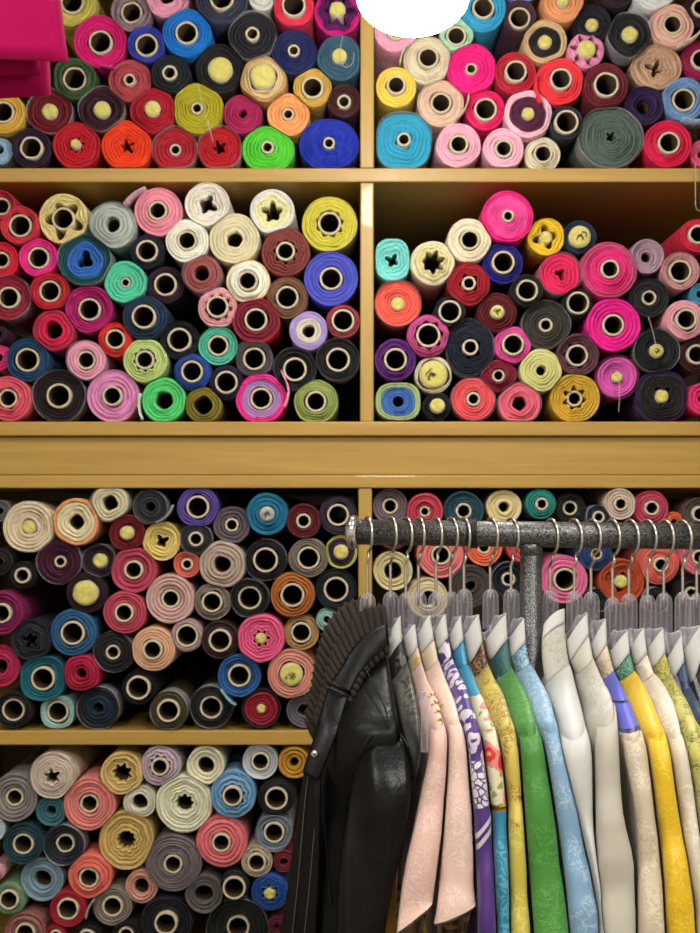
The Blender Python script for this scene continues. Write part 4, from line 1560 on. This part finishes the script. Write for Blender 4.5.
# knit collar, two layers
ribbon('knit_collar', [(366,598,1.735), (356,600,1.73), (344,605,1.725), (332,617,1.715), (322,635,1.70), (315.5,662,1.685), (311,690,1.67), (307,708,1.66), (306,722,1.65)],
       [(372,618,1.70), (364,624,1.70), (354,634,1.69), (346,650,1.68), (339,670,1.67), (333,690,1.655), (328,708,1.645), (322,725,1.635), (316,742,1.63)], KNIT, 19, .0042)
ribbon('knit_collar', [(384.5,605,1.675), (375,606.5,1.672), (363,610,1.665), (349,621,1.655), (339.5,634,1.648), (331,651,1.638), (326,670,1.628), (321,693,1.615), (316,710,1.60), (313,720,1.595)],
       [(387,628,1.630), (377,632,1.625), (366,639,1.62), (355,652,1.61), (346,666,1.60), (338,684,1.588), (332,700,1.58), (326,716,1.57), (321,730,1.565)], KNIT, 20, .0046)
ribbon('knit_collar', [(386,640,1.615), (372,650,1.605), (358,664,1.592), (348,682,1.578), (340,704,1.565), (330,728,1.552)],
       [(388,652,1.604), (377,662,1.597), (366,674,1.583), (356,694,1.564), (349,716,1.548), (338,728,1.535)], KNIT, 14, .0034)
# leather strap over the collar
st = ribbon('collar_strap', [(387,624.5,1.612), (375,629,1.607), (363,637,1.60), (350,653,1.588), (340,670,1.575), (329,686,1.562), (321,712,1.540), (314,738,1.528), (306,762,1.52), (303,773,1.518)],
            [(389,646,1.60), (381,651,1.594), (372,659,1.586), (361,672,1.574), (353,686,1.562), (348,699,1.552), (340,726,1.53), (330,752,1.52), (322,773,1.516), (318,781,1.514)], LEA, 0, 0, .0022, .003, 48)
mb = MB()
mb.tube([W(327, 682.5, 1.556), W(332, 684, 1.548), W(341, 688, 1.546), W(350, 692.5, 1.552)], .0022, 10, flat=(1, .8))
mb.tube([W(325.5, 686.5, 1.556), W(331, 688, 1.548), W(340, 692, 1.546), W(348.5, 696.5, 1.552)], .0006, 6, 1)
mb.build('strap_loop', [LEA, THREAD], st)
mb = MB()
c = W(314.5, 754, 1.5165)
mb.tube([c + Vector((0, y, 0)) for y in (.004, 0, -.002, -.0021)], [.0042, .0042, .0034, .0012], 20)
mb.tube([c + Vector((0, y, 0)) for y in (-.002, -.0032)], [.0014, .0010], 14, 1)
mb.build('snap_button', [CHROME, plain('snap_centre', '#2a2a2a', .4)], st)
# front edge with stitching
fp = ribbon('front_placket', [(305,772,1.535), (300,800,1.532), (294,845,1.53), (288,890,1.528), (281,935,1.526), (272,1005,1.526)],
            [(322,774,1.526), (321,800,1.522), (321,845,1.52), (320,890,1.518), (318,935,1.516), (316,1005,1.516)], LEA, 0, 0, .004, .003, 40)
for dx in (3, 15):
    mb = MB()
    mb.tube([W(*q) for q in catmull([(305 + dx, 775, 1.5245), (302 + dx, 800, 1.522), (298 + dx, 845, 1.518), (294 + dx, 890, 1.516), (289 + dx, 935, 1.514)], 6)], .0005, 5)
    mb.build('stitching', [THREAD], fp)
mb = MB()
mb.tube([W(*q) for q in catmull([(322,782,1.521), (324,815,1.519), (327,850,1.517), (330,885,1.517), (333,905,1.517)], 6)], .0010, 6)
mb.build('front_seam', [LEA], lj)

# ------------------------------------------------------------------ camera, light of the room, view
cam = bpy.data.cameras.new('camera')
cam.sensor_fit = 'VERTICAL'
cam.sensor_height = 36
cam.lens = F / 933 * 36
cam.shift_y = (HY - 466.5) / 933
cam.clip_start = .05
cam.dof.use_dof = True
cam.dof.focus_distance = 1.56
cam.dof.aperture_fstop = 15
co = bpy.data.objects.new('camera', cam)
COL.objects.link(co)
co.location = (0, 0, H)
co.rotation_euler = (PI / 2, 0, 0)
SC.camera = co

w = bpy.data.worlds.new('world')
SC.world = w
w.use_nodes = True
w.node_tree.nodes['Background'].inputs[0].default_value = (.9, .92, 1, 1)
w.node_tree.nodes['Background'].inputs[1].default_value = .15

SC.view_settings.view_transform = 'Standard'
SC.view_settings.look = 'None'
SC.view_settings.gamma = 1
SC.view_settings.use_curve_mapping = False
SC.view_settings.exposure = EXPOSURE
SC.cycles.use_denoising = True
SC.cycles.max_bounces = 7
SC.cycles.diffuse_bounces = 3
SC.cycles.glossy_bounces = 3
SC.cycles.transmission_bounces = 7
SC.cycles.transparent_max_bounces = 10
SC.cycles.caustics_reflective = False
SC.cycles.caustics_refractive = False
